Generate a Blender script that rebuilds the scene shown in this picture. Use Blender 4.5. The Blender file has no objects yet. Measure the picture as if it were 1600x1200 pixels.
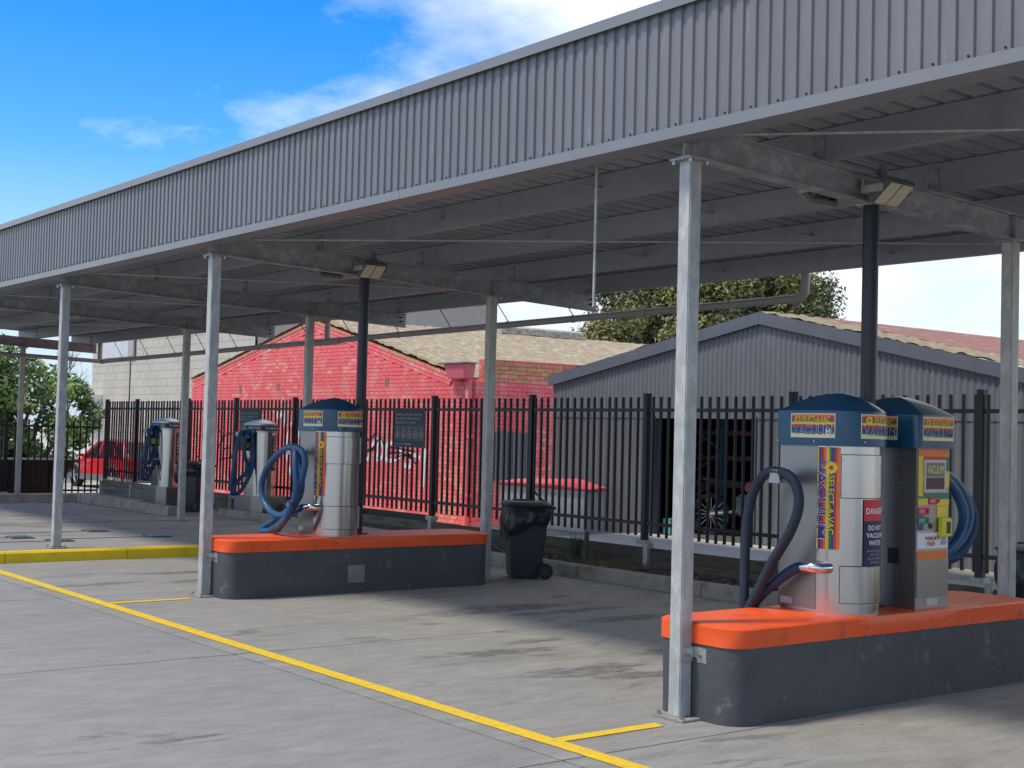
import bpy, bmesh, math, random
from mathutils import Vector, Matrix, noise
R = random.Random(7)
rad = math.radians
S = 1.25                                   # all lengths below are in site units of 1.25 m
sc = bpy.context.scene
col = sc.collection
# ------------------------------------------------------------------ camera, sky, sun, exposure
cam = bpy.data.cameras.new('camera'); camo = bpy.data.objects.new('camera', cam); col.objects.link(camo)
sc.camera = camo
sc.render.resolution_x, sc.render.resolution_y = 1024, 768
cam.sensor_fit = 'HORIZONTAL'; cam.sensor_width = 36.0; cam.lens = 2118.2 / 1600 * 36
cam.clip_start = 0.1; cam.clip_end = 3000
yaw, pit, rol = rad(142.335), rad(2.086), rad(1.468)
d_ = Vector((math.cos(pit)*math.cos(yaw), math.cos(pit)*math.sin(yaw), math.sin(pit)))
r_ = Vector((math.sin(yaw), -math.cos(yaw), 0)); u_ = r_.cross(d_)
r2 = math.cos(rol)*r_ + math.sin(rol)*u_; u2 = -math.sin(rol)*r_ + math.cos(rol)*u_
m3 = Matrix((r2, u2, -d_)).transposed()
camo.matrix_world = Matrix.Translation(Vector((5.5669, -5.5644, 1.6))*S) @ m3.to_4x4()

SUN = Vector((-0.42, -1.0, 1.95)).normalized()        # towards the sun
w = bpy.data.worlds.new('World'); sc.world = w; w.use_nodes = True
nt = w.node_tree; nt.nodes.clear()
def N(t, tree=None): return (tree or nt).nodes.new(t)
out = N('ShaderNodeOutputWorld'); bg = N('ShaderNodeBackground'); sky = N('ShaderNodeTexSky')
sky.sky_type = 'NISHITA'; sky.sun_disc = False
sky.sun_elevation = math.asin(SUN.z); sky.sun_rotation = math.atan2(SUN.x, SUN.y)
sky.air_density = 1.0; sky.dust_density = 0.3; sky.ozone_density = 3.0
bg.inputs['Strength'].default_value = 0.15
tc = N('ShaderNodeTexCoord'); sep = N('ShaderNodeSeparateXYZ')
nt.links.new(tc.outputs['Generated'], sep.inputs[0])
def math_(op, a, b=None, tree=None, clamp=False):
    n = N('ShaderNodeMath', tree); n.operation = op; n.use_clamp = clamp
    for i, v in enumerate((a, b)):
        if v is None: continue
        if isinstance(v, (int, float)): n.inputs[i].default_value = v
        else: (tree or nt).links.new(v, n.inputs[i])
    return n.outputs[0]
zz = math_('ADD', math_('MAXIMUM', sep.outputs[2], 0.0), 0.22)
cmb = N('ShaderNodeCombineXYZ')
nt.links.new(math_('DIVIDE', sep.outputs[0], zz), cmb.inputs[0]); nt.links.new(math_('DIVIDE', sep.outputs[1], zz), cmb.inputs[1])
mp = N('ShaderNodeMapping'); nt.links.new(cmb.outputs[0], mp.inputs[0])
mp.inputs['Location'].default_value = (8.68, 2.78, 0.0); mp.inputs['Scale'].default_value = (0.62, 0.62, 1)
cn = N('ShaderNodeTexNoise'); cn.inputs['Scale'].default_value = 1.0; cn.inputs['Detail'].default_value = 8; cn.inputs['Roughness'].default_value = 0.6
nt.links.new(mp.outputs[0], cn.inputs['Vector'])
cr = N('ShaderNodeValToRGB'); bias = math_('MULTIPLY', math_('SUBTRACT', math_('MAXIMUM', sep.outputs[1], 0.35), 0.55), 0.32)      # more cloud to the north side
nt.links.new(math_('ADD', cn.outputs['Fac'], bias), cr.inputs[0])
cr.color_ramp.elements[0].position = 0.37; cr.color_ramp.elements[0].color = (0, 0, 0, 1)
cr.color_ramp.elements[1].position = 0.57; cr.color_ramp.elements[1].color = (1, 1, 1, 1)
# pale haze near the horizon, all the way round
hz = math_('SUBTRACT', 1.0, math_('MULTIPLY', math_('MAXIMUM', sep.outputs[2], 0.0), 5.2), clamp=True)
cf = math_('MULTIPLY', cr.outputs[0], 0.95)
sat = N('ShaderNodeHueSaturation'); sat.inputs['Saturation'].default_value = 1.50; sat.inputs['Value'].default_value = 0.46; sat.inputs['Hue'].default_value = 0.508
nt.links.new(sky.outputs[0], sat.inputs['Color'])
mx = N('ShaderNodeMix'); mx.data_type = 'RGBA'; nt.links.new(cf, mx.inputs[0])
nt.links.new(sat.outputs[0], mx.inputs[6]); mx.inputs[7].default_value = (3.2, 3.15, 3.05, 1)
mh = N('ShaderNodeMix'); mh.data_type = 'RGBA'; nt.links.new(math_('MULTIPLY', hz, 0.92), mh.inputs[0])
nt.links.new(mx.outputs[2], mh.inputs[6]); mh.inputs[7].default_value = (1.22, 1.55, 2.02, 1)
nt.links.new(mh.outputs[2], bg.inputs['Color']); nt.links.new(bg.outputs[0], out.inputs[0])

sl = bpy.data.lights.new('sun', 'SUN'); so = bpy.data.objects.new('sun', sl); col.objects.link(so)
sl.energy = 1.05; sl.angle = rad(10.0); sl.color = (1.0, 0.93, 0.80)
so.rotation_euler = (-SUN).to_track_quat('-Z', 'Y').to_euler(); so.location = (0, -20, 40)
sc.view_settings.view_transform = 'Standard'; sc.view_settings.look = 'None'
sc.view_settings.exposure = 1.62; sc.view_settings.gamma = 1.0; sc.view_settings.use_curve_mapping = False
sc.render.engine = 'CYCLES'
try: sc.cycles.max_bounces = 8
except Exception: pass

# ------------------------------------------------------------------ materials
MATS = {}
def mat(name, c, rough=0.6, metal=0.0, var=0.12, vs=4.0, bump=0.0, bs=60.0, c2=None, c2t=0.6, c2s=2.0, stretch=None, coat=0.0, coord='Object', spec=0.5, rnd=0.0, rv=0.1):
    if name in MATS: return MATS[name]
    m = bpy.data.materials.new(name); m.use_nodes = True; t = m.node_tree; MATS[name] = m
    b = t.nodes['Principled BSDF']; L = t.links.new
    b.inputs['Roughness'].default_value = rough; b.inputs['Metallic'].default_value = metal
    b.inputs['Coat Weight'].default_value = coat; b.inputs['Specular IOR Level'].default_value = spec
    if coord == 'Position': src = N('ShaderNodeNewGeometry', t).outputs['Position']
    else: src = N('ShaderNodeTexCoord', t).outputs['Object']
    mpn = N('ShaderNodeMapping', t); L(src, mpn.inputs[0])
    if stretch: mpn.inputs['Scale'].default_value = stretch
    v = mpn.outputs[0]
    n1 = N('ShaderNodeTexNoise', t); n1.inputs['Scale'].default_value = vs; n1.inputs['Detail'].default_value = 6; n1.inputs['Roughness'].default_value = 0.6; L(v, n1.inputs['Vector'])
    k = math_('ADD', math_('MULTIPLY', math_('SUBTRACT', n1.outputs['Fac'], 0.5, t), 2*var*2, t), 1.0, t)
    if rnd:
        oi = N('ShaderNodeObjectInfo', t)
        k = math_('MULTIPLY', k, math_('ADD', math_('MULTIPLY', math_('SUBTRACT', oi.outputs['Random'], 0.5, t), 2*rnd, t), 1.0, t), t)
    base = N('ShaderNodeRGB', t); base.outputs[0].default_value = (*c, 1); cur = base.outputs[0]
    if c2:
        n2 = N('ShaderNodeTexNoise', t); n2.inputs['Scale'].default_value = c2s; n2.inputs['Detail'].default_value = 9; n2.inputs['Roughness'].default_value = 0.62; L(v, n2.inputs['Vector'])
        rp = N('ShaderNodeValToRGB', t); L(n2.outputs['Fac'], rp.inputs[0]); rp.color_ramp.elements[0].position = c2t - 0.06; rp.color_ramp.elements[1].position = c2t + 0.06
        mm = N('ShaderNodeMix', t); mm.data_type = 'RGBA'; L(rp.outputs[0], mm.inputs[0]); L(cur, mm.inputs[6]); mm.inputs[7].default_value = (*c2, 1); cur = mm.outputs[2]
    mul = N('ShaderNodeVectorMath', t); mul.operation = 'SCALE'; L(cur, mul.inputs[0]); L(k, mul.inputs['Scale'])
    L(mul.outputs[0], b.inputs['Base Color'])
    rr = math_('ADD', math_('MULTIPLY', math_('SUBTRACT', n1.outputs['Fac'], 0.5, t), rv*2, t), rough, t, clamp=True); L(rr, b.inputs['Roughness'])
    if bump:
        n3 = N('ShaderNodeTexNoise', t); n3.inputs['Scale'].default_value = bs; n3.inputs['Detail'].default_value = 5; L(v, n3.inputs['Vector'])
        bp = N('ShaderNodeBump', t); bp.inputs['Strength'].default_value = bump; bp.inputs['Distance'].default_value = 0.01; L(n3.outputs['Fac'], bp.inputs['Height']); L(bp.outputs[0], b.inputs['Normal'])
    return m
galv = mat('galvanised_steel', (0.40, 0.405, 0.38), 0.5, 0.1, 0.14, 7, 0.12, 40, coord='Position', c2=(0.47, 0.475, 0.445), c2t=0.53, c2s=14, stretch=(1, 1, 0.5))
beamg = mat('galvanised_beam', (0.30, 0.305, 0.325), 0.6, 0.2, 0.22, 5, 0.1, 30, c2=(0.40, 0.405, 0.42), c2t=0.54, c2s=9, stretch=(1, 1, 1.2))
purl = mat('purlin_steel', (0.30, 0.32, 0.35), 0.42, 0.25, 0.10, 6)
sheetg = mat('roof_underside', (0.29, 0.31, 0.34), 0.42, 0.2, 0.15, 3)
fasc = mat('grey_fascia_steel', (0.172, 0.173, 0.177), 0.45, 0.0, 0.09, 2.0, rnd=0.05, c2=(0.235, 0.236, 0.24), c2t=0.68, c2s=4, stretch=(4, 1, .6), coord='Position')
trim = mat('fascia_trim', (0.205, 0.208, 0.213), 0.38, 0.0, 0.05, 2)
conc = None
orange = mat('orange_paint', (0.86, 0.10, 0.012), 0.45, 0, 0.14, 2.2, 0.45, 9, c2=(0.50, 0.085, 0.03), c2t=0.625, c2s=8, rv=0.2)
charc = mat('charcoal_paint', (0.070, 0.072, 0.077), 0.62, 0, 0.22, 3, 0.5, 22, c2=(0.16, 0.16, 0.16), c2t=0.665, c2s=7, rv=0.15)
yel = mat('yellow_road_paint', (0.80, 0.52, 0.012), 0.55, 0, 0.08, 8, 0.15, 60, c2=(0.45, 0.36, 0.13), c2t=0.61, c2s=18, coord='Position')
steel = mat('brushed_stainless', (0.56, 0.545, 0.525), 0.23, 1.0, 0.02, 4, stretch=(3, 3, 0.15), rv=0.03)
steeld = mat('dull_stainless', (0.40, 0.395, 0.39), 0.38, 1.0, 0.03, 4, stretch=(3, 3, 0.2), rv=0.04)
steelp = mat('satin_panel', (0.31, 0.30, 0.285), 0.40, 1.0, 0.04, 3)
bluecap = mat('blue_plastic', (0.008, 0.070, 0.135), 0.36, 0, 0.10, 4, coat=0.15)
hoseb = mat('blue_hose', (0.008, 0.040, 0.105), 0.65, 0, 0.15, 7)
hoseb2 = mat('bright_blue_hose', (0.014, 0.075, 0.175), 0.45, 0, 0.15, 7)
hosed = mat('navy_hose', (0.012, 0.028, 0.045), 0.65, 0, 0.15, 7)
black = mat('black_powdercoat', (0.012, 0.013, 0.018), 0.42, 0, 0.12, 6, rnd=0.15)
navyp = mat('navy_pole_paint', (0.012, 0.016, 0.028), 0.4, 0, 0.10, 5)
blackp = mat('black_plastic', (0.014, 0.015, 0.019), 0.45, 0, 0.15, 6, 0.1, 50)
binp = mat('charcoal_bin_plastic', (0.026, 0.028, 0.036), 0.5, 0, 0.12, 5, 0.1, 60)
bagm = mat('bin_liner_film', (0.012, 0.013, 0.016), 0.33, 0, 0.2, 8, 0.7, 22)
rubber = mat('rubber', (0.018, 0.018, 0.019), 0.75, 0, 0.15, 12)
redp = mat('red_painted_brick', (0.89, 0.15, 0.155), 0.65, 0, 0.10, 4, 0.2, 60, c2=(0.88, 0.24, 0.22), c2t=0.54, c2s=1.6, coord='Position', rnd=0.10)
redf = mat('faded_painted_brick', (0.88, 0.33, 0.26), 0.7, 0, 0.12, 9, 0.3, 60, c2=(0.86, 0.16, 0.16), c2t=0.55, c2s=5, coord='Position', rnd=0.12)
tanb = mat('bare_tan_brick', (0.60, 0.30, 0.14), 0.8, 0, 0.14, 9, 0.35, 60, c2=(0.66, 0.20, 0.14), c2t=0.60, c2s=6, coord='Position', rnd=0.15)
mort = mat('painted_mortar', (0.74, 0.11, 0.115), 0.8, 0, 0.15, 9, coord='Position', c2=(0.42, 0.24, 0.17), c2t=0.58, c2s=3)
pinkp = mat('pink_paint', (0.74, 0.16, 0.19), 0.6, 0, 0.1, 5)
shedm = mat('grey_painted_iron', (0.160, 0.167, 0.178), 0.45, 0, 0.10, 2.5, c2=(0.19, 0.198, 0.212), c2t=0.68, c2s=6, coord='Position', stretch=(2.5, 1, .6))
shedb = mat('grey_barge_paint', (0.115, 0.125, 0.145), 0.5, 0, 0.1, 4, coord='Position')
roofm = mat('lichen_roof', (0.30, 0.235, 0.15), 0.9, 0, 0.22, 4, 0.8, 18, c2=(0.42, 0.36, 0.25), c2t=0.55, c2s=6, coord='Position')
roofy = mat('lichen_edge', (0.30, 0.245, 0.14), 0.95, 0, 0.25, 9, 0.8, 30, c2=(0.22, 0.18, 0.12), c2t=0.57, c2s=12, coord='Position')
roofr = mat('rusty_red_roof', (0.21, 0.07, 0.055), 0.7, 0, 0.2, 4, coord='Position', c2=(0.45, 0.33, 0.25), c2t=0.64, c2s=4)
blockm = mat('pale_blockwork', (0.45, 0.42, 0.35), 0.85, 0, 0.12, 0.5, 0.2, 20, coord='Position', c2=(0.48, 0.45, 0.385), c2t=0.55, c2s=0.8)
whitep = mat('white_paint', (0.80, 0.79, 0.76), 0.6, 0, 0.06, 4, c2=(0.55, 0.53, 0.48), c2t=0.66, c2s=5)
pvc = mat('grey_pvc', (0.33, 0.325, 0.32), 0.5, 0, 0.10, 4)
timber = mat('weathered_sleeper', (0.13, 0.115, 0.085), 0.85, 0, 0.2, 3, 0.4, 30, c2=(0.075, 0.07, 0.055), c2t=0.55, c2s=4, stretch=(0.6, 2, 5), rnd=0.25)
timberl = mat('pale_concrete_sleeper', (0.20, 0.20, 0.16), 0.85, 0, 0.2, 3, 0.4, 30, c2=(0.13, 0.135, 0.10), c2t=0.55, c2s=4, stretch=(0.6, 2, 5), rnd=0.2)
kerbm = mat('kerb_concrete', (0.31, 0.285, 0.235), 0.85, 0, 0.18, 4, 0.4, 40, c2=(0.22, 0.20, 0.165), c2t=0.56, c2s=3, coord='Position')
soil = mat('mulch_soil', (0.06, 0.047, 0.036), 0.95, 0, 0.35, 14, 1.0, 40)
chipm = mat('bark_chip', (0.115, 0.080, 0.058), 0.9, 0, 0.4, 20, coord='Position')
apron_m = mat('pale_apron_concrete', (0.56, 0.53, 0.46), 0.85, 0, 0.12, 3, 0.3, 40)
dirtm = mat('gravel_yard', (0.44, 0.41, 0.36), 0.95, 0, 0.15, 0.8, 0.4, 30, coord='Position', c2=(0.36, 0.35, 0.28), c2t=0.60, c2s=0.12)
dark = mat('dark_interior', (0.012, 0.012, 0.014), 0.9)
glassd = mat('tinted_glass', (0.02, 0.026, 0.03), 0.08, 0, 0.02, 3, spec=0.8)
redcar = mat('red_car_paint', (0.62, 0.012, 0.022), 0.28, 0, 0.03, 2, coat=0.8)
clad = mat('grey_plastic_cladding', (0.16, 0.16, 0.165), 0.6)
chrome = mat('chrome', (0.75, 0.74, 0.73), 0.16, 1.0, 0.03, 4)
alum = mat('aluminium', (0.55, 0.55, 0.55), 0.4, 0.8, 0.06, 6)
signm = mat('slate_sign', (0.040, 0.050, 0.075), 0.5, 0, 0.06, 5)
signb = mat('slate_blue_panel', (0.075, 0.10, 0.15), 0.5, 0, 0.06, 5)
P_white = mat('print_white', (0.80, 0.80, 0.77), 0.5); P_red = mat('print_red', (0.62, 0.022, 0.045), 0.45); P_or = mat('print_orange', (0.80, 0.20, 0.03), 0.45)
P_yel = mat('print_yellow', (0.82, 0.60, 0.03), 0.45); P_grn = mat('print_green', (0.02, 0.20, 0.10), 0.45); P_blu = mat('print_blue', (0.015, 0.055, 0.24), 0.45)
P_navy = mat('print_navy', (0.012, 0.018, 0.06), 0.45); P_cream = mat('print_cream', (0.82, 0.74, 0.42), 0.5); P_grey = mat('print_grey', (0.38, 0.40, 0.44), 0.5)
P_pink = mat('print_pink', (0.62, 0.36, 0.34), 0.5); P_dk = mat('print_dark', (0.05, 0.02, 0.03), 0.25); P_lite = mat('print_light_blue', (0.16, 0.23, 0.36), 0.5)
sprayw = mat('white_spray', (0.80, 0.76, 0.78), 0.6, coord='Position', vs=20); sprayk = mat('black_spray', (0.03, 0.02, 0.03), 0.6)
lens_m = mat('floodlight_lens', (0.62, 0.56, 0.40), 0.2, 0, 0.15, 30)

def concrete(name, c, c2, wet):
    """broom-finished concrete with tyre grime and oily wash marks (real stains)"""
    m = mat(name, c, 0.8, 0, 0.10, 1.1, 0.35, 90, c2=c2, c2t=0.60, c2s=0.9, coord='Position', stretch=(1, 0.35, 1))
    t = m.node_tree; L = t.links.new; b = t.nodes['Principled BSDF']
    src = b.inputs['Base Color'].links[0].from_socket
    g = N('ShaderNodeNewGeometry', t); mpn = N('ShaderNodeMapping', t); L(g.outputs['Position'], mpn.inputs[0]); mpn.inputs['Scale'].default_value = (1.5, 0.45, 1)
    n = N('ShaderNodeTexNoise', t); n.inputs['Scale'].default_value = 1.5; n.inputs['Detail'].default_value = 12; n.inputs['Roughness'].default_value = 0.68; n.inputs['Distortion'].default_value = 0.8; L(mpn.outputs[0], n.inputs['Vector'])
    rp = N('ShaderNodeValToRGB', t); L(n.outputs['Fac'], rp.inputs[0]); rp.color_ramp.elements[0].position = wet; rp.color_ramp.elements[1].position = wet + 0.05
    rp.color_ramp.elements[0].color = (1, 1, 1, 1); rp.color_ramp.elements[1].color = (0.62, 0.62, 0.64, 1)
    n2 = N('ShaderNodeTexNoise', t); n2.inputs['Scale'].default_value = 38; n2.inputs['Detail'].default_value = 4; L(g.outputs['Position'], n2.inputs['Vector'])
    n4 = N('ShaderNodeTexNoise', t); n4.inputs['Scale'].default_value = 5.5; n4.inputs['Detail'].default_value = 8; n4.inputs['Roughness'].default_value = 0.7; L(mpn.outputs[0], n4.inputs['Vector'])
    n5 = N('ShaderNodeTexNoise', t); n5.inputs['Scale'].default_value = 95; n5.inputs['Detail'].default_value = 3; L(g.outputs['Position'], n5.inputs['Vector'])
    k2 = math_('ADD', math_('ADD', math_('MULTIPLY', n2.outputs['Fac'], 0.34, t), math_('MULTIPLY', math_('SUBTRACT', n4.outputs['Fac'], 0.22, t), 0.95, t), t), math_('ADD', math_('MULTIPLY', n5.outputs['Fac'], 0.55, t), 0.30, t), t)
    vo = N('ShaderNodeTexVoronoi', t); vo.inputs['Scale'].default_value = 2.3; vo.inputs['Randomness'].default_value = 1.0
    mv = N('ShaderNodeMapping', t); L(g.outputs['Position'], mv.inputs[0]); mv.inputs['Scale'].default_value = (1, 0.5, 1); L(mv.outputs[0], vo.inputs['Vector'])
    nn = math_('MULTIPLY', n2.outputs['Fac'], 0.09, t)
    spot = math_('LESS_THAN', math_('ADD', vo.outputs['Distance'], nn, t), 0.085, t)
    k2 = math_('MULTIPLY', k2, math_('SUBTRACT', 1.0, math_('MULTIPLY', spot, 0.42, t), t), t)
    mu = N('ShaderNodeVectorMath', t); mu.operation = 'MULTIPLY'; L(src, mu.inputs[0]); L(rp.outputs[0], mu.inputs[1])
    m2 = N('ShaderNodeVectorMath', t); m2.operation = 'SCALE'; L(mu.outputs[0], m2.inputs[0]); L(k2, m2.inputs['Scale'])
    L(m2.outputs[0], b.inputs['Base Color'])
    return m
conc = concrete('forecourt_concrete', (0.262, 0.250, 0.218), (0.205, 0.196, 0.172), 0.595)
concg = concrete('driveway_concrete', (0.240, 0.232, 0.212), (0.205, 0.199, 0.182), 0.63)
concl = concrete('wash_slab_concrete', (0.255, 0.249, 0.228), (0.195, 0.19, 0.175), 0.61)
wetm = mat('wet_concrete', (0.150, 0.148, 0.148), 0.22, 0, 0.25, 6, 0.06, 30, coord='Position', spec=0.7, rv=0.12)

# ------------------------------------------------------------------ mesh helpers
class MB:
    def __init__(s): s.v = []; s.f = []; s.mi = []
    def add(s, vs, fs, mi=0):
        o = len(s.v); s.v += [tuple(v) for v in vs]; s.f += [tuple(i+o for i in f) for f in fs]; s.mi += [mi]*len(fs); return s
    def box(s, x0, x1, y0, y1, z0, z1, mi=0):
        return s.add([(x0,y0,z0),(x1,y0,z0),(x1,y1,z0),(x0,y1,z0),(x0,y0,z1),(x1,y0,z1),(x1,y1,z1),(x0,y1,z1)],
                     [(0,3,2,1),(4,5,6,7),(0,1,5,4),(1,2,6,5),(2,3,7,6),(3,0,4,7)], mi)
    def prism(s, poly, z0, z1, mi=0, top=None):
        n = len(poly); top = top or poly
        return s.add([(x,y,z0) for x,y in poly]+[(x,y,z1) for x,y in top],
                     [tuple(range(n-1,-1,-1)), tuple(range(n,2*n))]+[(i,(i+1)%n,n+(i+1)%n,n+i) for i in range(n)], mi)
    def loft(s, rings, caps=True, closed=True, mi=0):
        n = len(rings[0]); vs = [p for r in rings for p in r]; fs = []
        for k in range(len(rings)-1):
            for i in range(n if closed else n-1):
                j = (i+1) % n; fs.append((k*n+i, k*n+j, (k+1)*n+j, (k+1)*n+i))
        if caps: fs += [tuple(range(n-1,-1,-1)), tuple(range((len(rings)-1)*n, len(rings)*n))]
        return s.add(vs, fs, mi)
    def cyl(s, a, b, r0, r1=None, n=12, mi=0):
        a = Vector(a); b = Vector(b); r1 = r0 if r1 is None else r1
        t = (b-a).normalized(); x = t.orthogonal().normalized(); y = t.cross(x)
        ring = lambda c, r: [c + r*(math.cos(2*math.pi*i/n)*x + math.sin(2*math.pi*i/n)*y) for i in range(n)]
        return s.loft([ring(a, r0), ring(b, r1)], mi=mi)
    def tube(s, pts, r, n=10, mi=0, rib=0.0):
        pts = [Vector(p) for p in pts]; rings = []; x = None
        for i, p in enumerate(pts):
            t = (pts[min(i+1, len(pts)-1)] - pts[max(i-1, 0)]).normalized()
            x = t.orthogonal().normalized() if x is None else (x - t*x.dot(t)).normalized()
            y = t.cross(x); rr = (r(i/(len(pts)-1)) if callable(r) else r) + (rib if i % 2 else 0)
            rings.append([p + rr*(math.cos(2*math.pi*k/n)*x + math.sin(2*math.pi*k/n)*y) for k in range(n)])
        return s.loft(rings, mi=mi)
    def build(s, name, m, parent=None, smooth=False, bevel=0, recalc=True):
        me = bpy.data.meshes.new(name); me.from_pydata(s.v, [], s.f)
        for q in (m if isinstance(m, (list, tuple)) else [m]): me.materials.append(q)
        if any(s.mi): me.polygons.foreach_set('material_index', s.mi)
        if recalc or bevel:
            bm = bmesh.new(); bm.from_mesh(me)
            if bevel:
                bmesh.ops.remove_doubles(bm, verts=bm.verts, dist=1e-5)
                es = [e for e in bm.edges if len(e.link_faces) == 2 and e.calc_face_angle(0) > 0.5]
                bmesh.ops.bevel(bm, geom=es, offset=bevel, segments=2, affect='EDGES', clamp_overlap=True)
            bmesh.ops.recalc_face_normals(bm, faces=bm.faces); bm.to_mesh(me); bm.free()
        if smooth or bevel:
            me.polygons.foreach_set('use_smooth', [True]*len(me.polygons)); me.set_sharp_from_angle(angle=rad(38))
        me.update()
        o = bpy.data.objects.new(name, me); col.objects.link(o)
        if parent: o.parent = parent
        return o
def tag(o, label=None, cat=None, group=None, kind=None):
    for k, v in (('label', label), ('category', cat), ('group', group), ('kind', kind)):
        if v: o[k] = v
    return o
def empty(name, loc=(0,0,0), rz=0, label=None, cat=None, group=None):
    o = bpy.data.objects.new(name, None); col.objects.link(o); o.location = loc; o.rotation_euler = (0,0,rz); o.empty_display_size = 0.2
    return tag(o, label, cat, group)
def copy_tree(o, parent=None):
    c = o.copy(); col.objects.link(c); c.parent = parent
    for ch in o.children: copy_tree(ch, c)
    return c
def box(name, m, parent, x0, x1, y0, y1, z0, z1, bevel=0): return MB().box(x0,x1,y0,y1,z0,z1).build(name, m, parent, bevel=bevel)
def inst(o, name, parent, loc, rot=None, scale=None):
    c = bpy.data.objects.new(name, o.data); col.objects.link(c); c.parent = parent; c.location = loc
    if rot: c.rotation_euler = rot
    if scale: c.scale = scale
    return c
def spline(pts, step=0.02, closed=False):
    P = [Vector(p) for p in pts]; o = []
    for i in range(len(P)-1):
        a, b, c, d = P[max(i-1,0)], P[i], P[i+1], P[min(i+2,len(P)-1)]
        n = max(2, int((c-b).length/step))
        for k in range(n):
            t = k/n; o.append(0.5*((2*b)+(c-a)*t+(2*a-5*b+4*c-d)*t*t+(3*b-a-3*c+d)*t**3))
    o.append(P[-1]); return o
def rrect(x0, x1, y0, y1, r, n=6):
    o = []
    for cx, cy, a in ((x1-r,y0+r,-90),(x1-r,y1-r,0),(x0+r,y1-r,90),(x0+r,y0+r,180)):
        for k in range(n+1):
            t = rad(a+90*k/n); o.append((cx+r*math.cos(t), cy+r*math.sin(t)))
    return o
TX = {}
def text_geo(s, bold=0.0):
    """outline font text: vertices and faces, unit cap height, origin at its lower left"""
    key = (s, bold)
    if key not in TX:
        cu = bpy.data.curves.new('lettering', 'FONT'); cu.body = s; cu.offset = bold; cu.resolution_u = 3
        o = bpy.data.objects.new('lettering', cu); col.objects.link(o)
        dg = bpy.context.evaluated_depsgraph_get(); me = bpy.data.meshes.new_from_object(o.evaluated_get(dg))
        vs = [v.co.copy() for v in me.vertices]; fs = [tuple(p.vertices) for p in me.polygons]
        bpy.data.objects.remove(o); bpy.data.curves.remove(cu); bpy.data.meshes.remove(me)
        x0 = min(v.x for v in vs); x1 = max(v.x for v in vs); y0 = min(v.y for v in vs); y1 = max(v.y for v in vs)
        TX[key] = ([((v.x-x0)/(x1-x0), (v.y-y0)/(y1-y0)) for v in vs], fs)
    return TX[key]
# print on a surface f(s, z, d): s runs to the reader's right, z up, d = height off the surface
def p_rect(f, s0, s1, z0, z1, d, m, name, parent, n=8):
    mb = MB(); vs = []
    for i in range(n+1):
        s = s0+(s1-s0)*i/n; vs += [f(s, z0, d), f(s, z1, d)]
    mb.add(vs, [(2*i, 2*i+2, 2*i+3, 2*i+1) for i in range(n)])
    return mb.build(name, m, parent, recalc=False)
def p_text(f, txt, s0, s1, z0, z1, d, m, parent, bold=0.0, vert=False, name='lettering'):
    vs, fs = text_geo(txt, bold); mb = MB()
    if vert: mb.add([f(s0+(s1-s0)*v, z1-(z1-z0)*u, d) for u, v in vs], fs)
    else: mb.add([f(s0+(s1-s0)*u, z0+(z1-z0)*v, d) for u, v in vs], fs)
    return mb.build(name, m, parent, recalc=False)
def p_flower(f, s, z, r, d, parent):
    mb = MB()
    for k in range(8):
        a = k*math.pi/4; cx, cz = s+0.62*r*math.cos(a), z+0.62*r*math.sin(a); o = []
        for j in range(8):
            b = j*math.pi/4; o.append(f(cx+0.36*r*math.cos(b), cz+0.36*r*math.sin(b), d))
        mb.add(o, [tuple(range(8))], 0)
    o = [f(s+0.36*r*math.cos(j*math.pi/5), z+0.36*r*math.sin(j*math.pi/5), d+0.001) for j in range(10)]
    mb.add(o, [tuple(range(10))], 1)
    return mb.build('flower', [P_yel, P_red], parent, recalc=False)

# ------------------------------------------------------------------ ground, slabs, kerbs, markings
g = MB().add([(-900,-900,-0.05),(900,-900,-0.05),(900,900,-0.05),(-900,900,-0.05)], [(0,1,2,3)]).build('ground', dirtm); tag(g, kind='structure')
gap = 0.006
XS = [-9.97, -6.72, -3.18, 0.42, 4.0, 7.6]
for i in range(len(XS)-1):
    for y0, y1, m in ((-1.22, 4.36, conc),):
        MB().box(XS[i]+gap, XS[i+1]-gap, y0+gap, y1, -0.12, 0).build('concrete_slab', m, g)
XD = [-40, -17.5, -13.8, -10.2, -6.72, -3.18, 0.42, 4.0, 7.6, 30]
for i in range(len(XD)-1):
    for y0, y1 in ((-4.9, -1.22), (-9, -4.9), (-30, -9)):
        MB().box(XD[i]+gap, XD[i+1]-gap, y0+gap, y1-gap, -0.12, -0.0015).build('concrete_slab', concg, g)
box('joint_filler', mat('joint_sealant', (0.06, 0.06, 0.06), 0.9), g, -40, 30, -30, 4.3, -0.12, -0.012)
ws = tag(MB().box(-22.55, -10.05, -3.0, 5.14, -0.1, 0.12).build('wash_slab', concl), kind='structure')
ky = empty('yellow_kerb', (0,0,0)); tag(ky, kind='structure')
ys = [-4.2, -2.45, -0.7, 0.72, 1.46, 3.2]
for i in range(len(ys)-1):
    o = MB().prism([(-10.06, -0.1), (-9.93, -0.1), (-9.945, 0.105), (-9.965, 0.126), (-10.06, 0.128)], ys[i]+0.004, ys[i+1]-0.004).build('kerb_stone', mat('yellow_kerb_paint', (0.84, 0.58, 0.012), 0.5, 0, 0.08, 4, 0.2, 40, c2=(0.60, 0.42, 0.04), c2t=0.66, c2s=9, coord='Position'), ky)
    o.data.transform(Matrix(((1,0,0,0),(0,0,1,0),(0,1,0,0),(0,0,0,1)))); o.data.flip_normals()
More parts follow.
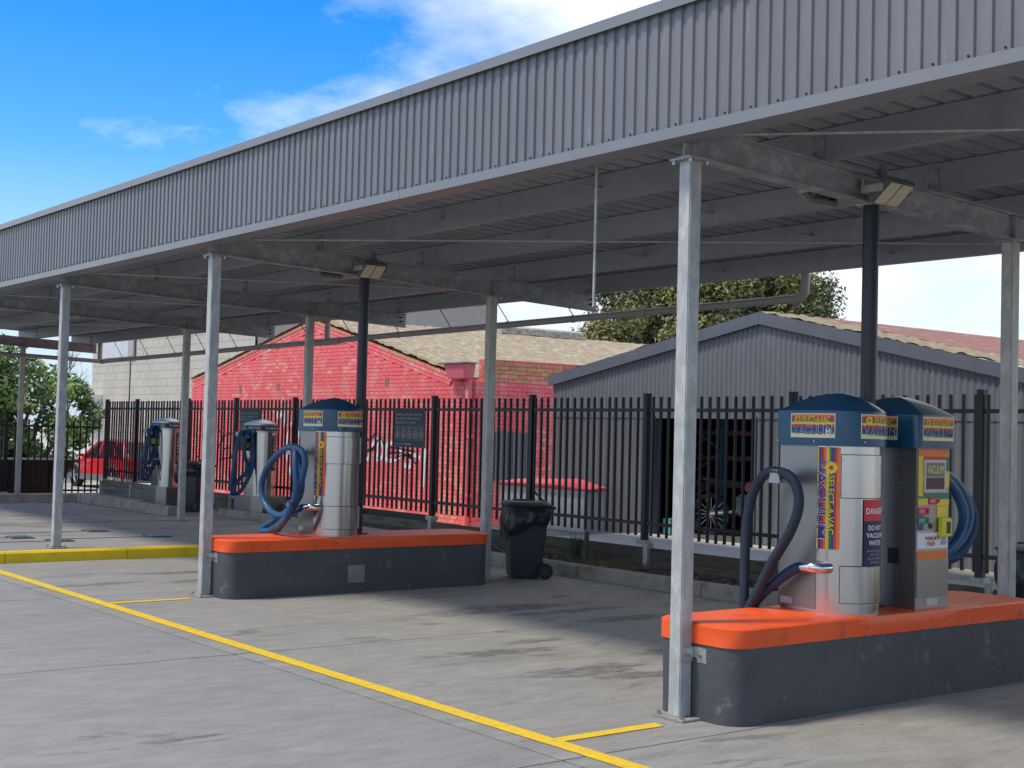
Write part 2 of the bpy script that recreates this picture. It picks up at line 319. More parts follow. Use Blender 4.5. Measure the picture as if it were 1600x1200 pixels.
def kerb(name, pts, zb, zt, wd, m, seg=1.9):
    """kerb stones along a polyline of the visible face; width wd to the left of travel"""
    e = tag(empty(name), kind='structure')
    for (x0, y0), (x1, y1) in zip(pts[:-1], pts[1:]):
        L_ = math.hypot(x1-x0, y1-y0); n = max(1, round(L_/seg)); ux, uy = (x1-x0)/L_, (y1-y0)/L_; nx, ny = -uy, ux
        prof = [(0, zb), (0.012, zt-0.02), (0.03, zt), (wd, zt), (wd, zb)]
        for k in range(n):
            rings = []
            for t in (k*L_/n+0.004, (k+1)*L_/n-0.004):
                rings.append([(x0+ux*t+nx*a, y0+uy*t+ny*a, z) for a, z in prof])
            MB().loft(rings).build('kerb_stone', m, e, bevel=0.004)
    return e
kerb('kerb', [(-9.9, 4.36), (7.5, 4.36)], -0.1, 0.145, 0.15, kerbm)
kerb('wash_kerb', [(-19.25, -3.0), (-19.25, 3.5), ], 0.1, 0.27, 0.16, kerbm)
kerb('wash_kerb', [(-19.25, 3.52), (-15.25, 3.52)], 0.1, 0.27, 0.16, kerbm)
kerb('wash_kerb', [(-15.2, 4.38), (-10.1, 4.38)], 0.1, 0.235, 0.14, kerbm)
bed = tag(MB().box(-9.95, 7.5, 4.51, 5.13, -0.05, 0.115).build('mulch_bed', soil), kind='structure')
mb = MB()
for i in range(6500):
    x = R.uniform(-9.6, 1.0); y = R.uniform(4.52, 5.12); z = 0.117+R.uniform(0, 0.02); a = R.uniform(0, 6.28); l = R.uniform(0.01, 0.032); wd_ = l*R.uniform(0.2, 0.5); t = R.uniform(-0.3, 0.3)
    ca, sa = math.cos(a), math.sin(a)
    mb.add([(x+ca*l-sa*wd_, y+sa*l+ca*wd_, z+t*l), (x-ca*l-sa*wd_, y-sa*l+ca*wd_, z-t*l+0.004), (x-ca*l+sa*wd_, y-sa*l-ca*wd_, z-t*l), (x+ca*l+sa*wd_, y+sa*l-ca*wd_, z+t*l+0.004)], [(0,1,2,3)], i % 2)
tag(mb.build('bark_mulch', [chipm, mat('grey_bark_chip', (0.17, 0.145, 0.12), 0.9, 0, 0.4, 20, coord='Position')], recalc=False), 'loose bark mulch covering the bed behind the kerb', 'mulch', kind='stuff')
def line(name, poly, z, m=yel):
    q = []                                        # slightly ragged painted edges
    for (xa, ya), (xb, yb) in zip(poly, poly[1:]+poly[:1]):
        n = max(1, int(math.hypot(xb-xa, yb-ya)/0.03)); nx, ny = -(yb-ya), xb-xa; l = math.hypot(nx, ny) or 1
        for k in range(n):
            t = k/n; j = (0.0045*noise.noise((xa+(xb-xa)*t*1.0+ya, (ya+(yb-ya)*t)*9+xa*7, t*n*0.35))+R.uniform(-.0012, .0012)) if 0 < k else 0
            q.append((xa+(xb-xa)*t+nx/l*j, ya+(yb-ya)*t+ny/l*j))
    poly = q
    return tag(MB().add([(x, y, z) for x, y in poly], [tuple(range(len(poly)))]).build(name, m), kind='structure')
line('line_marking', [(-18.0, -1.07), (3.5, -1.07), (3.5, -0.955), (-18.0, -0.955)], 0.004)
line('line_marking', [(0.03, -0.955), (0.12, -0.955), (0.12, -0.235), (0.03, -0.22)], 0.0042)
line('line_marking', [(-6.21, -0.955), (-6.12, -0.955), (-6.12, -0.20), (-6.21, -0.20)], 0.0042)
yel2 = mat('worn_cream_line', (0.42, 0.37, 0.22), 0.7, 0, 0.2, 8, c2=(0.24, 0.23, 0.2), c2t=0.56, c2s=9)
line('line_marking', [(-15.92, -2.5), (-15.84, -2.5), (-15.95, 3.5), (-16.05, 3.5)], 0.125, yel2)
line('line_marking', [(-14.36, -2.5), (-14.28, -2.5), (-14.28, 4.3), (-14.38, 4.3)], 0.125, yel2)
def blob(cx, cy, rx, ry, rot, seed, n=56):
    o = []
    for i in range(n):
        a = 2*math.pi*i/n; k = 1+0.75*noise.noise((math.cos(a)*1.7+seed, math.sin(a)*1.7, seed*3.1))+0.3*noise.noise((math.cos(a)*6, math.sin(a)*6+seed, 0))
        x, y = rx*k*math.cos(a), ry*k*math.sin(a); o.append((cx+x*math.cos(rot)-y*math.sin(rot), cy+x*math.sin(rot)+y*math.cos(rot)))
    return o
tw_ = wetm.node_tree; bw_ = tw_.nodes['Principled BSDF']
gco = N('ShaderNodeTexCoord', tw_).outputs['Generated']
vd = N('ShaderNodeVectorMath', tw_); vd.operation = 'DISTANCE'; tw_.links.new(gco, vd.inputs[0]); vd.inputs[1].default_value = (0.5, 0.5, 0.0)
nw = N('ShaderNodeTexNoise', tw_); nw.inputs['Scale'].default_value = 7; nw.inputs['Detail'].default_value = 8; nw.inputs['Roughness'].default_value = 0.65
mw = N('ShaderNodeMapping', tw_); mw.inputs['Scale'].default_value = (2.2, 0.6, 1); tw_.links.new(N('ShaderNodeNewGeometry', tw_).outputs['Position'], mw.inputs[0]); tw_.links.new(mw.outputs[0], nw.inputs['Vector'])
al = math_('MULTIPLY', math_('SUBTRACT', math_('ADD', nw.outputs['Fac'], 0.16, tw_), math_('MULTIPLY', vd.outputs['Value'], 0.95, tw_), tw_), 5.0, tw_, clamp=True)
tw_.links.new(math_('MULTIPLY', al, 0.45, tw_), bw_.inputs['Alpha'])
for i, (x, y, rx, ry, rt) in enumerate(((-2.35,0.55,0.10,0.42,-0.1),(-1.45,0.62,0.14,0.42,0.1),(-1.15,1.6,0.10,0.45,0.05),(-1.75,1.75,0.10,0.30,0),(-2.65,1.05,0.06,0.3,0.1),(-1.15,0.75,0.10,0.3,-0.2),
        (-4.3,1.95,0.14,0.7,0.1),(-3.3,2.6,0.10,0.6,0.1),(-3.9,2.55,0.08,0.5,0),(-7.5,0.75,0.12,0.55,0.1),(-8.3,0.5,0.08,0.5,0),(-0.95,-2.6,0.035,0.20,0.05),(-7.6,-0.55,0.07,0.45,0.1),(-2.0,3.1,0.12,0.5,0.1))):
    P_ = blob(x, y, rx*1.5, ry*1.35, rt, i*3.7+1)
    tag(MB().add([(a, b, 0.0015) for a, b in P_], [tuple(range(len(P_)))]).build('wet_patch', wetm), kind='structure')

# ------------------------------------------------------------------ canopy
XF = [0.0, -6.29, -10.32, -14.19, -22.02, 6.29]
ZT = lambda y: 3.405-0.037*y          # top of the beams
cp = empty('canopy', (0,0,0), label='long grey steel canopy with ribbed fascia over the vacuum bays', cat='canopy')
XL, XR = -23.2, 7.2
def ibeam(y0, y1):
    mb = MB(); t = 0.011; hw = 0.045
    for a, b, c, d in ((-hw, hw, -0.19, -0.19+t), (-hw, hw, -t, 0), (-0.005, 0.005, -0.19+t, -t)):
        mb.add([(a, y0, ZT(y0)+c), (b, y0, ZT(y0)+c), (b, y1, ZT(y1)+c), (a, y1, ZT(y1)+c), (a, y0, ZT(y0)+d), (b, y0, ZT(y0)+d), (b, y1, ZT(y1)+d), (a, y1, ZT(y1)+d)],
               [(0,3,2,1),(4,5,6,7),(0,1,5,4),(1,2,6,5),(2,3,7,6),(3,0,4,7)])
    return mb
b0 = None; p0 = {}
for x in XF:
    if b0 is None:
        b0 = ibeam(-0.06, 4.79).build('beam', beamg, cp); b0.location.x = x; o = b0
        st = [MB().box(-0.04, 0.04, yy-0.005, yy+0.005, ZT(yy)-0.178, ZT(yy)-0.012).build('web_stiffener', beamg, o) for yy in (0.0, 3.28)]
        bl = MB()
        for zz_ in (-0.06, -0.115): bl.cyl((-0.03, 4.70, ZT(4.7)+zz_), (0.05, 4.70, ZT(4.7)+zz_), 0.012, n=6)
        bl = bl.build('end_bolt', black, o)
    else:
        o = inst(b0, 'beam', cp, (x, 0, 0)); [inst(k, 'web_stiffener', o, (0,0,0)) for k in st]; inst(bl, 'end_bolt', o, (0,0,0))
    for yy in (0.0, 3.28):
        zb = 0.0 if x > -9.9 else 0.12
        key = (yy, zb)
        if key not in p0:
            top = ZT(yy)-0.19
            po = MB().box(-0.047, 0.047, -0.047, 0.047, zb+0.012, top-0.012).build('post', galv, cp, bevel=0.006)
            bp = MB().box(-0.12, 0.12, -0.095, 0.095, zb, zb+0.014).build('base_plate', mat('grimy_baseplate', (0.30, 0.27, 0.23), 0.8, 0.1, 0.25, 12), po, bevel=0.003)
            cpl = MB().box(-0.085, 0.085, -0.085, 0.085, top-0.013, top-0.001).build('cap_plate', beamg, po)
            bo = MB()
            for sx in (-1, 1):
                for sy in (-1, 1):
                    bo.cyl((sx*0.095, sy*0.07, zb+0.014), (sx*0.095, sy*0.07, zb+0.035), 0.012, n=6); bo.cyl((sx*0.068, sy*0.068, top-0.034), (sx*0.068, sy*0.068, top-0.013), 0.012, n=6)
            bo = bo.build('bolt', steeld, po); p0[key] = (po, bp, cpl, bo); po.location = (x, yy, 0)
        else:
            ps = p0[key]; q = inst(ps[0], 'post', cp, (x, yy, 0))
            for k in ps[1:]: inst(k, k.name.split('.')[0], q, (0,0,0))
# purlins
PY = [0.10, 1.16, 2.36, 3.58, 4.70]
prof = [(0, 0), (0.07, 0), (0.07, 0.02), (0.064, 0.02), (0.064, 0.006), (0.006, 0.006), (0.006, 0.194), (0.064, 0.194), (0.064, 0.18), (0.07, 0.18), (0.07, 0.2), (0, 0.2)]
for y in PY:
    rings = [[(x, y-0.035+a, ZT(y)+0.002+b) for a, b in prof] for x in (XL+0.03, XR-0.03)]
    MB().loft(rings).build('purlin', purl, cp)
cl0 = None
for x in XF:
    for y in PY[1:]:
        if cl0 is None:
            mbc = MB().box(-0.05, 0.05, 0.0, 0.006, 0.0, 0.17)
            for sx in (-0.03, 0.03):
                for z in (0.05, 0.14): mbc.cyl((sx, -0.012, z), (sx, 0.0, z), 0.011, n=6)
            cl0 = mbc.build('purlin_cleat', purl, cp); cl0.location = (x, y-0.043, ZT(y))
        else: inst(cl0, 'purlin_cleat', cp, (x, y-0.043, ZT(y)))
# bridging between purlins at third points and round fly braces to the beams
for xa, xb in zip(sorted(XF)[:-1], sorted(XF)[1:]):
    for f in ((0.34, 0.67) if xb-xa > 5 else (0.5,)):
        x = xa+(xb-xa)*f
        for ya, yb in zip(PY[:-1], PY[1:]):
            o = MB().add([(x-0.02, ya+0.03, ZT(ya)+0.09), (x+0.02, ya+0.03, ZT(ya)+0.09), (x+0.02, yb-0.03, ZT(yb)+0.09), (x-0.02, yb-0.03, ZT(yb)+0.09),
                 (x-0.02, ya+0.03, ZT(ya)+0.097), (x+0.02, ya+0.03, ZT(ya)+0.097), (x+0.02, yb-0.03, ZT(yb)+0.097), (x-0.02, yb-0.03, ZT(yb)+0.097)],
                 [(0,3,2,1),(4,5,6,7),(0,1,5,4),(1,2,6,5),(2,3,7,6),(3,0,4,7)]).build('bridging', purl, cp)
    for ya, yb in ((0.2, 4.6),):
        MB().cyl((xa+0.08, ya, ZT(ya)-0.02), (xb-0.08, yb, ZT(yb)-0.02), 0.009, n=6).build('bracing_rod', galv, cp)
# ribbed sheets: profile across x, one mesh shared by all sheets
RP = 0.19
def rib_profile(n):
    o = []
    for k in range(n):
        x = k*RP; o += [(x, 0), (x+0.048, 0), (x+0.054, 0.005), (x+0.062, 0.005), (x+0.068, 0), (x+0.112, 0), (x+0.118, 0.005), (x+0.126, 0.005), (x+0.132, 0), (x+0.142, 0), (x+0.152, 0.026), (x+0.180, 0.026)]
    o.append((n*RP, 0)); return o
pf = rib_profile(4); W4 = 4*RP
ff = [(k*RP/2+a, b) for k in range(8) for a, b in ((0, 0), (0.034, 0), (0.040, 0.014), (0.088, 0.014))]+[(W4, 0)]
rs = fs_ = None; nsh = int((XR-XL)/W4)
for k in range(nsh):
    x = XL+k*W4
    if rs is None:
        y0, y1 = -0.02, 4.90
        rs = MB().loft([[(a, y0, ZT(y0)+0.206+b) for a, b in pf], [(a, y1, ZT(y1)+0.206+b) for a, b in pf]], caps=False, closed=False).build('roof_sheet', sheetg, cp, recalc=False); rs.location.x = x
        fs_ = MB().loft([[(a, -0.155-b, 3.325) for a, b in ff], [(a, -0.155-b, 4.085) for a, b in ff]], caps=False, closed=False).build('fascia_sheet', fasc, cp, recalc=False); fs_.location.x = x
    else: inst(rs, 'roof_sheet', cp, (x, 0, 0)); inst(fs_, 'fascia_sheet', cp, (x, 0, 0))
XR2 = XL+nsh*W4
TL = 5.1
n = math.ceil((XR2-XL)/TL)
for k in range(n):
    a, b = XL+k*TL, min(XR2, XL+(k+1)*TL)-0.004
    o = MB().prism([(-0.192, 3.302), (0.0, 3.302), (0.0, 3.308), (-0.186, 3.308), (-0.186, 3.366), (-0.192, 3.366)], a, b).build('fascia_trim', trim, cp)
    o.data.transform(Matrix(((0,0,1,0),(1,0,0,0),(0,1,0,0),(0,0,0,1))))
    o = MB().prism([(-0.205, 4.05), (-0.199, 4.05), (-0.199, 4.112), (0.03, 4.114), (0.03, 4.06), (0.036, 4.06), (0.036, 4.12), (-0.205, 4.118)], a, b).build('fascia_cap', trim, cp)
    o.data.transform(Matrix(((0,0,1,0),(1,0,0,0),(0,1,0,0),(0,0,0,1))))
box('fascia_backing', sheetg, cp, XL, XR2, 0.0, 0.025, 3.62, 4.055)
mb = MB(); x = XL+0.064
while x < XR2:
    mb.cyl((x, -0.168, 3.385), (x, -0.176, 3.385), 0.006, n=6); x += RP
tag(mb.build('fascia_screws', black, cp), kind='stuff')
box('rear_gutter', trim, cp, XL, XR2, 4.86, 4.99, ZT(4.9)+0.06, ZT(4.9)+0.17)
# hanging cord in the middle bay
tag(MB().cyl((-0.965, 0.12, 2.42), (-0.965, 0.12, 3.41), 0.009, n=8).build('hanging_rod', galv), 'thin steel rod hanging from the canopy beside the near post', 'rod')
# suspended rainwater pipe with hangers
rp_ = empty('rainwater_pipe', label='grey plastic rainwater pipe hung below the rear edge of the canopy', cat='pipe')
Yp = 4.93; zp = lambda x: 3.02+0.0075*(x+3.3)
MB().tube(spline([(-3.30, Yp, ZT(4.9)+0.07), (-3.30, Yp, 3.10), (-3.315, Yp, 3.055), (-3.36, Yp, 3.03), (-3.45, Yp, zp(-3.4)), (-3.6, Yp, zp(-3.6))], 0.03), 0.045, 14).build('elbow', pvc, rp_, smooth=True)
MB().cyl((-3.6, Yp, zp(-3.6)), (-21.95, Yp, zp(-21.95)), 0.042, n=16).build('run', pvc, rp_, smooth=True)
MB().tube(spline([(-21.9, Yp, zp(-21.9)), (-22.1, Yp, zp(-22)), (-22.18, Yp, zp(-22)+0.06), (-22.18, Yp, ZT(4.9)+0.07)], 0.03), 0.048, 14).build('elbow', pvc, rp_, smooth=True)
MB().cyl((-22.0, Yp-0.06, zp(-22)+0.0), (-22.0, -2.0, zp(-22)+0.16), 0.042, n=16).build('run', pvc, rp_, smooth=True)
MB().cyl((-12.72, Yp, zp(-12.7)), (-12.72, Yp, ZT(4.9)+0.07), 0.045, n=14).build('downpipe', pvc, rp_, smooth=True)
MB().tube([(-12.3, Yp, zp(-12.3)-0.005), (-12.72, Yp, zp(-12.7)-0.018), (-13.15, Yp, zp(-13.1)-0.005)], 0.052, 14).build('saddle', pvc, rp_, smooth=True)
x = -4.3
while x > -22:
    MB().cyl((x, Yp, zp(x)+0.04), (x, Yp-0.19, ZT(4.72)+0.02), 0.006, n=6).build('hanger', black, rp_)
    MB().cyl((x-0.015, Yp, zp(x)), (x+0.015, Yp, zp(x)), 0.047, n=14).build('clip', pvc, rp_, smooth=True); x -= 1.28

# ------------------------------------------------------------------ islands
def island(X, near):
    e = empty('island', (X, 0, 0), label='charcoal concrete island with orange top nearest the camera' if near else 'charcoal concrete island with orange top, small access plate in its side', cat='island', group='vacuum islands')
    prof = rrect(-0.285, 0.372, 0.055, 3.08, 0.14, 8)
    wob = lambda P, k: [(x+0.011*noise.noise((x*6, y*4, k))+0.004*noise.noise((x*20, y*17, k)), y+0.008*noise.noise((x*6, y*5, k+7))) for x, y in P]
    long = []
    for i, p in enumerate(prof):
        q = prof[(i+1) % len(prof)]; L_ = math.hypot(q[0]-p[0], q[1]-p[1]); n_ = max(1, int(L_/0.15))
        long += [(p[0]+(q[0]-p[0])*k/n_, p[1]+(q[1]-p[1])*k/n_) for k in range(n_)]
    MB().loft([[(x, y, z) for x, y in wob(long, z*2)] for z in (-0.02, 0.14, 0.3, 0.435)]).build('base', charc, e, smooth=True)
    off = [(0.0435+(x-0.0435)*1.022, 1.5675+(y-1.5675)*1.005) for x, y in long]
    ins = [(0.0435+(x-0.0435)*0.93, 1.5675+(y-1.5675)*0.985) for x, y in long]
    mid = [(0.0435+(x-0.0435)*0.99, 1.5675+(y-1.5675)*0.998) for x, y in long]
    MB().loft([[(x, y, 0.432) for x, y in wob(off, 1)], [(x, y, 0.49) for x, y in wob(off, 2)], [(x, y, 0.535) for x, y in wob(off, 3)], [(x, y, 0.544) for x, y in mid], [(x, y, 0.546) for x, y in ins]]).build('top', orange, e, smooth=True)
    br = MB().box(0.048, 0.056, -0.05, 0.05, 0.325, 0.405); br.add([], [])
    MB().box(0.049, 0.056, -0.052, 0.05, 0.325, 0.41).box(0.049, 0.155, 0.05, 0.057, 0.325, 0.41).build('post_bracket', alum, e, bevel=0.002)
    MB().cyl((0.056, 0.0, 0.365), (0.068, 0.0, 0.365), 0.014, n=6).cyl((0.11, 0.05, 0.365), (0.11, 0.038, 0.365), 0.012, n=6).build('bracket_bolt', steeld, e)
    if not near:
        MB().box(0.374, 0.382, 1.33, 1.52, 0.10, 0.27).build('access_plate', mat('worn_plate', (0.26, 0.25, 0.235), 0.6, 0.3, 0.2, 6), e, bevel=0.002)
    return e
island(0.0, True); island(-6.29, False)

# ------------------------------------------------------------------ vacuums
def d_surf(r, flat):
    def f(s, z, d=0.0):
        if s < 0: return Vector((s, -(r+d), z))
        if s < math.pi*r:
            a = -math.pi/2+s/r; return Vector(((r+d)*math.cos(a), (r+d)*math.sin(a), z))
        return Vector((-(s-math.pi*r), r+d, z))
    return f
def d_poly(r, back, rc=0.02, n=20):
    o = [(-back+rc, -r), (0, -r)]
    o += [(r*math.cos(-math.pi/2+math.pi*k/n), r*math.sin(-math.pi/2+math.pi*k/n)) for k in range(1, n)]
    o += [(0, r), (-back+rc, r), (-back, r-rc), (-back, -r+rc)]; return o
def cap(poly, cx, cy, z0, zb, zt, m, parent, name='cap'):
    rings = [[(x, y, z0) for x, y in poly], [(x, y, zb-0.02) for x, y in poly]]
    for k in range(0, 9):
        s = (0.992, 0.975, 0.93, 0.82, 0.68, 0.52, 0.35, 0.18, 0.03)[k]
        z = zb-0.012+(zt-zb+0.012)*(1-s**1.7)
        rings.append([(cx+(x-cx)*s*(1 if k else 1), cy+(y-cy)*s, z) for x, y in poly])
    return MB().loft(rings).build(name, m, parent, smooth=True)
def logo_sticker(f, sc_, zc, w, h, d, parent):
    s0, s1, z0, z1 = sc_-w/2, sc_+w/2, zc-h/2, zc+h/2
    st = p_rect(f, s0, s1, z0, z1, d, P_cream, 'logo_sticker', parent)
    b = 0.006
    rows = [(0.93, 1.0, P_or), (0.80, 0.93, P_red), (0.66, 0.80, P_grn), (0.56, 0.66, P_yel), (0.40, 0.56, P_red), (0.27, 0.40, P_blu), (0.15, 0.27, P_grn), (0.0, 0.15, P_cream)]
    for a, c, m in rows: p_rect(f, s0+b, s1-b, z0+b+(h-2*b)*a, z0+b+(h-2*b)*c, d+0.001, m, 'stripe', st)
    p_flower(f, s0+0.17*w, z1-0.25*h, 0.17*h, d+0.002, st)
    p_text(f, 'SELECT-A-VAC', s0+0.28*w, s1-0.10*w, z1-0.38*h, z1-0.10*h, d+0.004, P_yel, st, 0.012)
    p_text(f, 'VACUUM', s0+0.055*w, s1-0.055*w, z0+0.11*h, z0+0.56*h, d+0.004, P_white, st, 0.028)
    p_text(f, 'VACUUM', s0+0.065*w, s1-0.065*w, z0+0.13*h, z0+0.54*h, d+0.0065, P_blu, st, 0.0)
    return st
def hose(pts, parent, m, r=0.031, name='hose'):
    return MB().tube(spline(pts, 0.011), r, 12, rib=0.0022).build(name, m, parent, smooth=False)
def shade(o):
    o.data.polygons.foreach_set('use_smooth', [True]*len(o.data.polygons)); return o
def vacuum(X, Y, Z, label, hosepts, hm, extra=(), nozzle=None, danger=True):
    """stainless vacuum: flat back body, round front towards +x, domed blue cap"""
    e = empty('vacuum', (X, Y, Z), label=label, cat='vacuum', group='vacuums with blue caps')
    r = 0.23; f = d_surf(r, 0.315); H = 1.04
    MB().prism(d_poly(r, 0.315), 0.0, H).build('body', steel, e, smooth=True)
    MB().box(-0.313, -0.014, -r-0.0035, -r-0.0005, 0.02, H-0.01).build('side_panel', steelp, e)
    for z0, z1 in ((0.075, 0.295), (0.715, 0.975)):
        vs = []; n_ = 16; s0, s1 = 0.145, 0.56
        ri = []
        for k in range(n_+1):
            s = s0+(s1-s0)*k/n_; ri.append([f(s, z0, 0.0005), f(s, z0, 0.009), f(s, z1, 0.009), f(s, z1, 0.0005)])
        dr = MB().loft(ri).build('access_door', steel, e, smooth=True)
        p_rect(f, s0-0.005, s1+0.005, z0-0.005, z1+0.005, 0.0022, P_dk, 'door_seal', dr, 16)
        a = f(s1+0.012, z0+0.0, 0.012); b = f(s1+0.012, z1, 0.012)
        MB().cyl(a, b, 0.008, n=8).build('hinge', steeld, dr)
        for zz_ in (z0+0.03, z1-0.03):
            a = f(s0+0.014, zz_, 0.009); b = f(s0+0.014, zz_, 0.013); MB().cyl(a, b, 0.005, n=8).build('rivet', steeld, dr)
    ring = []
    for k in range(25):
        s = math.pi*r*k/24; ring.append([f(s, 0.0, 0.0), f(s, 0.0, 0.003), f(s, 0.062, 0.003), f(s, 0.062, 0.0)])
    MB().loft(ring).build('foot_band', steel, e, smooth=True)
    c = cap(d_poly(r+0.026, 0.345, 0.03), -0.04, 0, H-0.012, H+0.215, H+0.325, bluecap, e)
    fc = d_surf(r+0.026, 0.4)
    for s in (-0.31, -0.02, 0.3, 0.52): MB().cyl(fc(s, H+0.015, 0), fc(s, H+0.015, 0.006), 0.007, n=8).build('screw', steeld, c)
    logo_sticker(fc, -0.045, H+0.112, 0.33, 0.15, 0.0015, e)
    logo_sticker(fc, 0.44, H+0.112, 0.33, 0.15, 0.0015, e)
    # tall banner sticker on the flat to round corner
    b0_, b1_ = -0.012, 0.138; zb0, zb1 = 0.395, 1.02
    bn = p_rect(f, b0_, b1_, zb0, zb1, 0.002, P_yel, 'banner_sticker', e, 12)
    xs = [0, .06, .20, .32, .42, .55, .66, .76, .86, 1.0]; ms = [P_yel, P_blu, P_red, P_or, P_yel, P_grn, P_blu, P_red, P_or]
    for i, m in enumerate(ms): p_rect(f, b0_+(b1_-b0_)*xs[i], b0_+(b1_-b0_)*xs[i+1], zb0, zb1, 0.003, m, 'stripe', bn, 4)
    wd_ = b1_-b0_
    p_text(f, 'VACUUM', b0_+0.04*wd_, b0_+0.47*wd_, zb0+0.06, zb1-0.075, 0.0075, P_white, bn, 0.028, vert=True)
    p_text(f, 'VACUUM', b0_+0.06*wd_, b0_+0.44*wd_, zb0+0.065, zb1-0.08, 0.011, P_blu, bn, 0.002, vert=True)
    p_text(f, 'SELECT-A-VAC', b0_+0.52*wd_, b0_+0.78*wd_, zb0+0.09, zb1-0.17, 0.0075, P_grn, bn, 0.024, vert=True)
    p_text(f, 'SELECT-A-VAC', b0_+0.53*wd_, b0_+0.77*wd_, zb0+0.092, zb1-0.172, 0.010, P_yel, bn, 0.006, vert=True)
    p_flower(f, b0_+0.63*wd_, zb1-0.125, 0.04, 0.004, bn)
    # danger sticker
    if danger:
        s0, s1 = 0.285, 0.475
        dg = p_rect(f, s0, s1, 0.300, 0.705, 0.007, P_navy, 'warning_sticker', e, 12)
        p_rect(f, s0, s1, 0.575, 0.705, 0.008, P_red, 'red_band', dg, 12)
        p_text(f, 'DANGER', s0+0.012, s1-0.012, 0.617, 0.655, 0.011, P_white, dg, 0.02)
        for i, (t, a) in enumerate((('DO NOT', .03), ('VACUUM', .016), ('WATER', .035))): p_text(f, t, s0+a, s1-a, 0.518-i*0.046, 0.549-i*0.046, 0.011, P_white, dg, 0.02)
        for i, (t, a) in enumerate((('VACUUMING', .02), ('WATER', .045), ('ELECTRIC', .03), ('SHOCK', .05))): p_text(f, t, s0+a, s1-a, 0.385-i*0.023, 0.399-i*0.023, 0.011, P_grey, dg)
    # hook and inlet on the flat side
    hk = MB().loft([[(-0.24, -r-0.20, 0.79), (-0.14, -r-0.20, 0.79), (-0.16, -r-0.20, 0.875), (-0.22, -r-0.20, 0.875)], [(-0.24, -r-0.08, 0.79), (-0.14, -r-0.08, 0.79), (-0.16, -r-0.08, 0.875), (-0.22, -r-0.08, 0.875)]])
    hk.box(-0.21, -0.17, -r-0.09, -r, 0.80, 0.83); hk.build('hose_hook', steeld, e, bevel=0.004)
    MB().tube(spline([(0.07, -r+0.02, 0.28), (0.055, -r-0.045, 0.282), (0.01, -r-0.075, 0.283), (-0.055, -r-0.075, 0.28)], 0.02), lambda t: 0.035-0.003*t, 14).build('inlet_elbow', chrome, e, smooth=True)
    MB().cyl((-0.18, -r, 0.84), (-0.18, -r-0.012, 0.84), 0.012, n=8).build('rivet', steeld, e)
    MB().box(-0.29, -0.20, -r-0.006, -r-0.003, 0.035, 0.075).build('rating_plate', alum, e)
    for pts in hosepts: shade(hose([(p[0]-X, p[1]-Y, p[2]-Z) for p in pts], e, hm))
    for q, m in extra: shade(hose([(p[0]-X, p[1]-Y, p[2]-Z) for p in q], e, m))
    if nozzle:
        MB().tube([(p[0]-X, p[1]-Y, p[2]-Z) for p in nozzle], lambda t: 0.034-0.006*t, 12).build('nozzle', blackp, e, smooth=True)
    return e
TOP = 0.545
hA1 = [(0.045, 0.995, 0.826), (-0.03, 0.99, 0.80), (-0.18, 0.97, 0.69), (-0.30, 0.96, 0.58), (-0.38, 0.95, 0.46), (-0.41, 0.94, 0.36)]
hA2 = [(-0.41, 0.94, 0.36), (-0.385, 0.91, 0.42), (-0.25, 0.90, 0.62), (-0.12, 0.90, 0.84), (0.02, 0.90, 1.04), (0.085, 0.90, 1.21), (0.05, 0.90, 1.345), (-0.05, 0.90, 1.40), (-0.18, 0.90, 1.39), (-0.28, 0.90, 1.28), (-0.33, 0.90, 1.1), (-0.345, 0.90, 0.86), (-0.345, 0.90, 0.61), (-0.36, 0.91, 0.44), (-0.40, 0.92, 0.34)]
vacuum(0.10, 1.30, TOP, 'stainless vacuum with blue dome cap and danger sticker, navy hose, on the nearest island', [hA2], hosed, extra=[(hA1, hoseb)])
hB1 = [(-6.245, 0.995, 0.826), (-6.32, 0.97, 0.80), (-6.30, 0.93, 0.92), (-6.08, 0.86, 1.05), (-6.03, 0.87, 1.16), (-6.02, 0.88, 1.30), (-6.11, 0.88, 1.385), (-6.25, 0.89, 1.41), (-6.42, 0.90, 1.40), (-6.61, 0.90, 1.33), (-6.84, 0.90, 1.18), (-6.94, 0.90, 1.0), (-6.87, 0.90, 0.84), (-6.69, 0.90, 0.745), (-6.47, 0.89, 0.73), (-6.27, 0.87, 0.78), (-6.12, 0.84, 0.90), (-6.07, 0.82, 1.06), (-6.12, 0.83, 1.24), (-6.22, 0.88, 1.385), (-6.34, 0.93, 1.41), (-6.30, 0.97, 1.29), (-6.24, 0.97, 1.13), (-6.24, 0.96, 0.95), (-6.38, 0.95, 0.82), (-6.60, 0.94, 0.71), (-6.82, 0.93, 0.62)]
hB2 = [(-6.82, 0.93, 0.62), (-6.91, 0.92, 0.58), (-6.87, 0.88, 0.555), (-6.70, 0.86, 0.56), (-6.48, 0.83, 0.61), (-6.27, 0.80, 0.70), (-6.11, 0.78, 0.82), (-6.10, 0.76, 0.86), (-6.06, 0.75, 0.82), (-6.10, 0.75, 0.74), (-6.22, 0.76, 0.67), (-6.34, 0.78, 0.61)]
vacuum(-6.19, 1.32, TOP, 'stainless vacuum with blue dome cap and coiled bright blue hose on the farther island', [hB1, hB2], hoseb2, danger=False, nozzle=[(-6.33, 0.78, 0.615), (-6.40, 0.79, 0.595), (-6.49, 0.80, 0.58)])
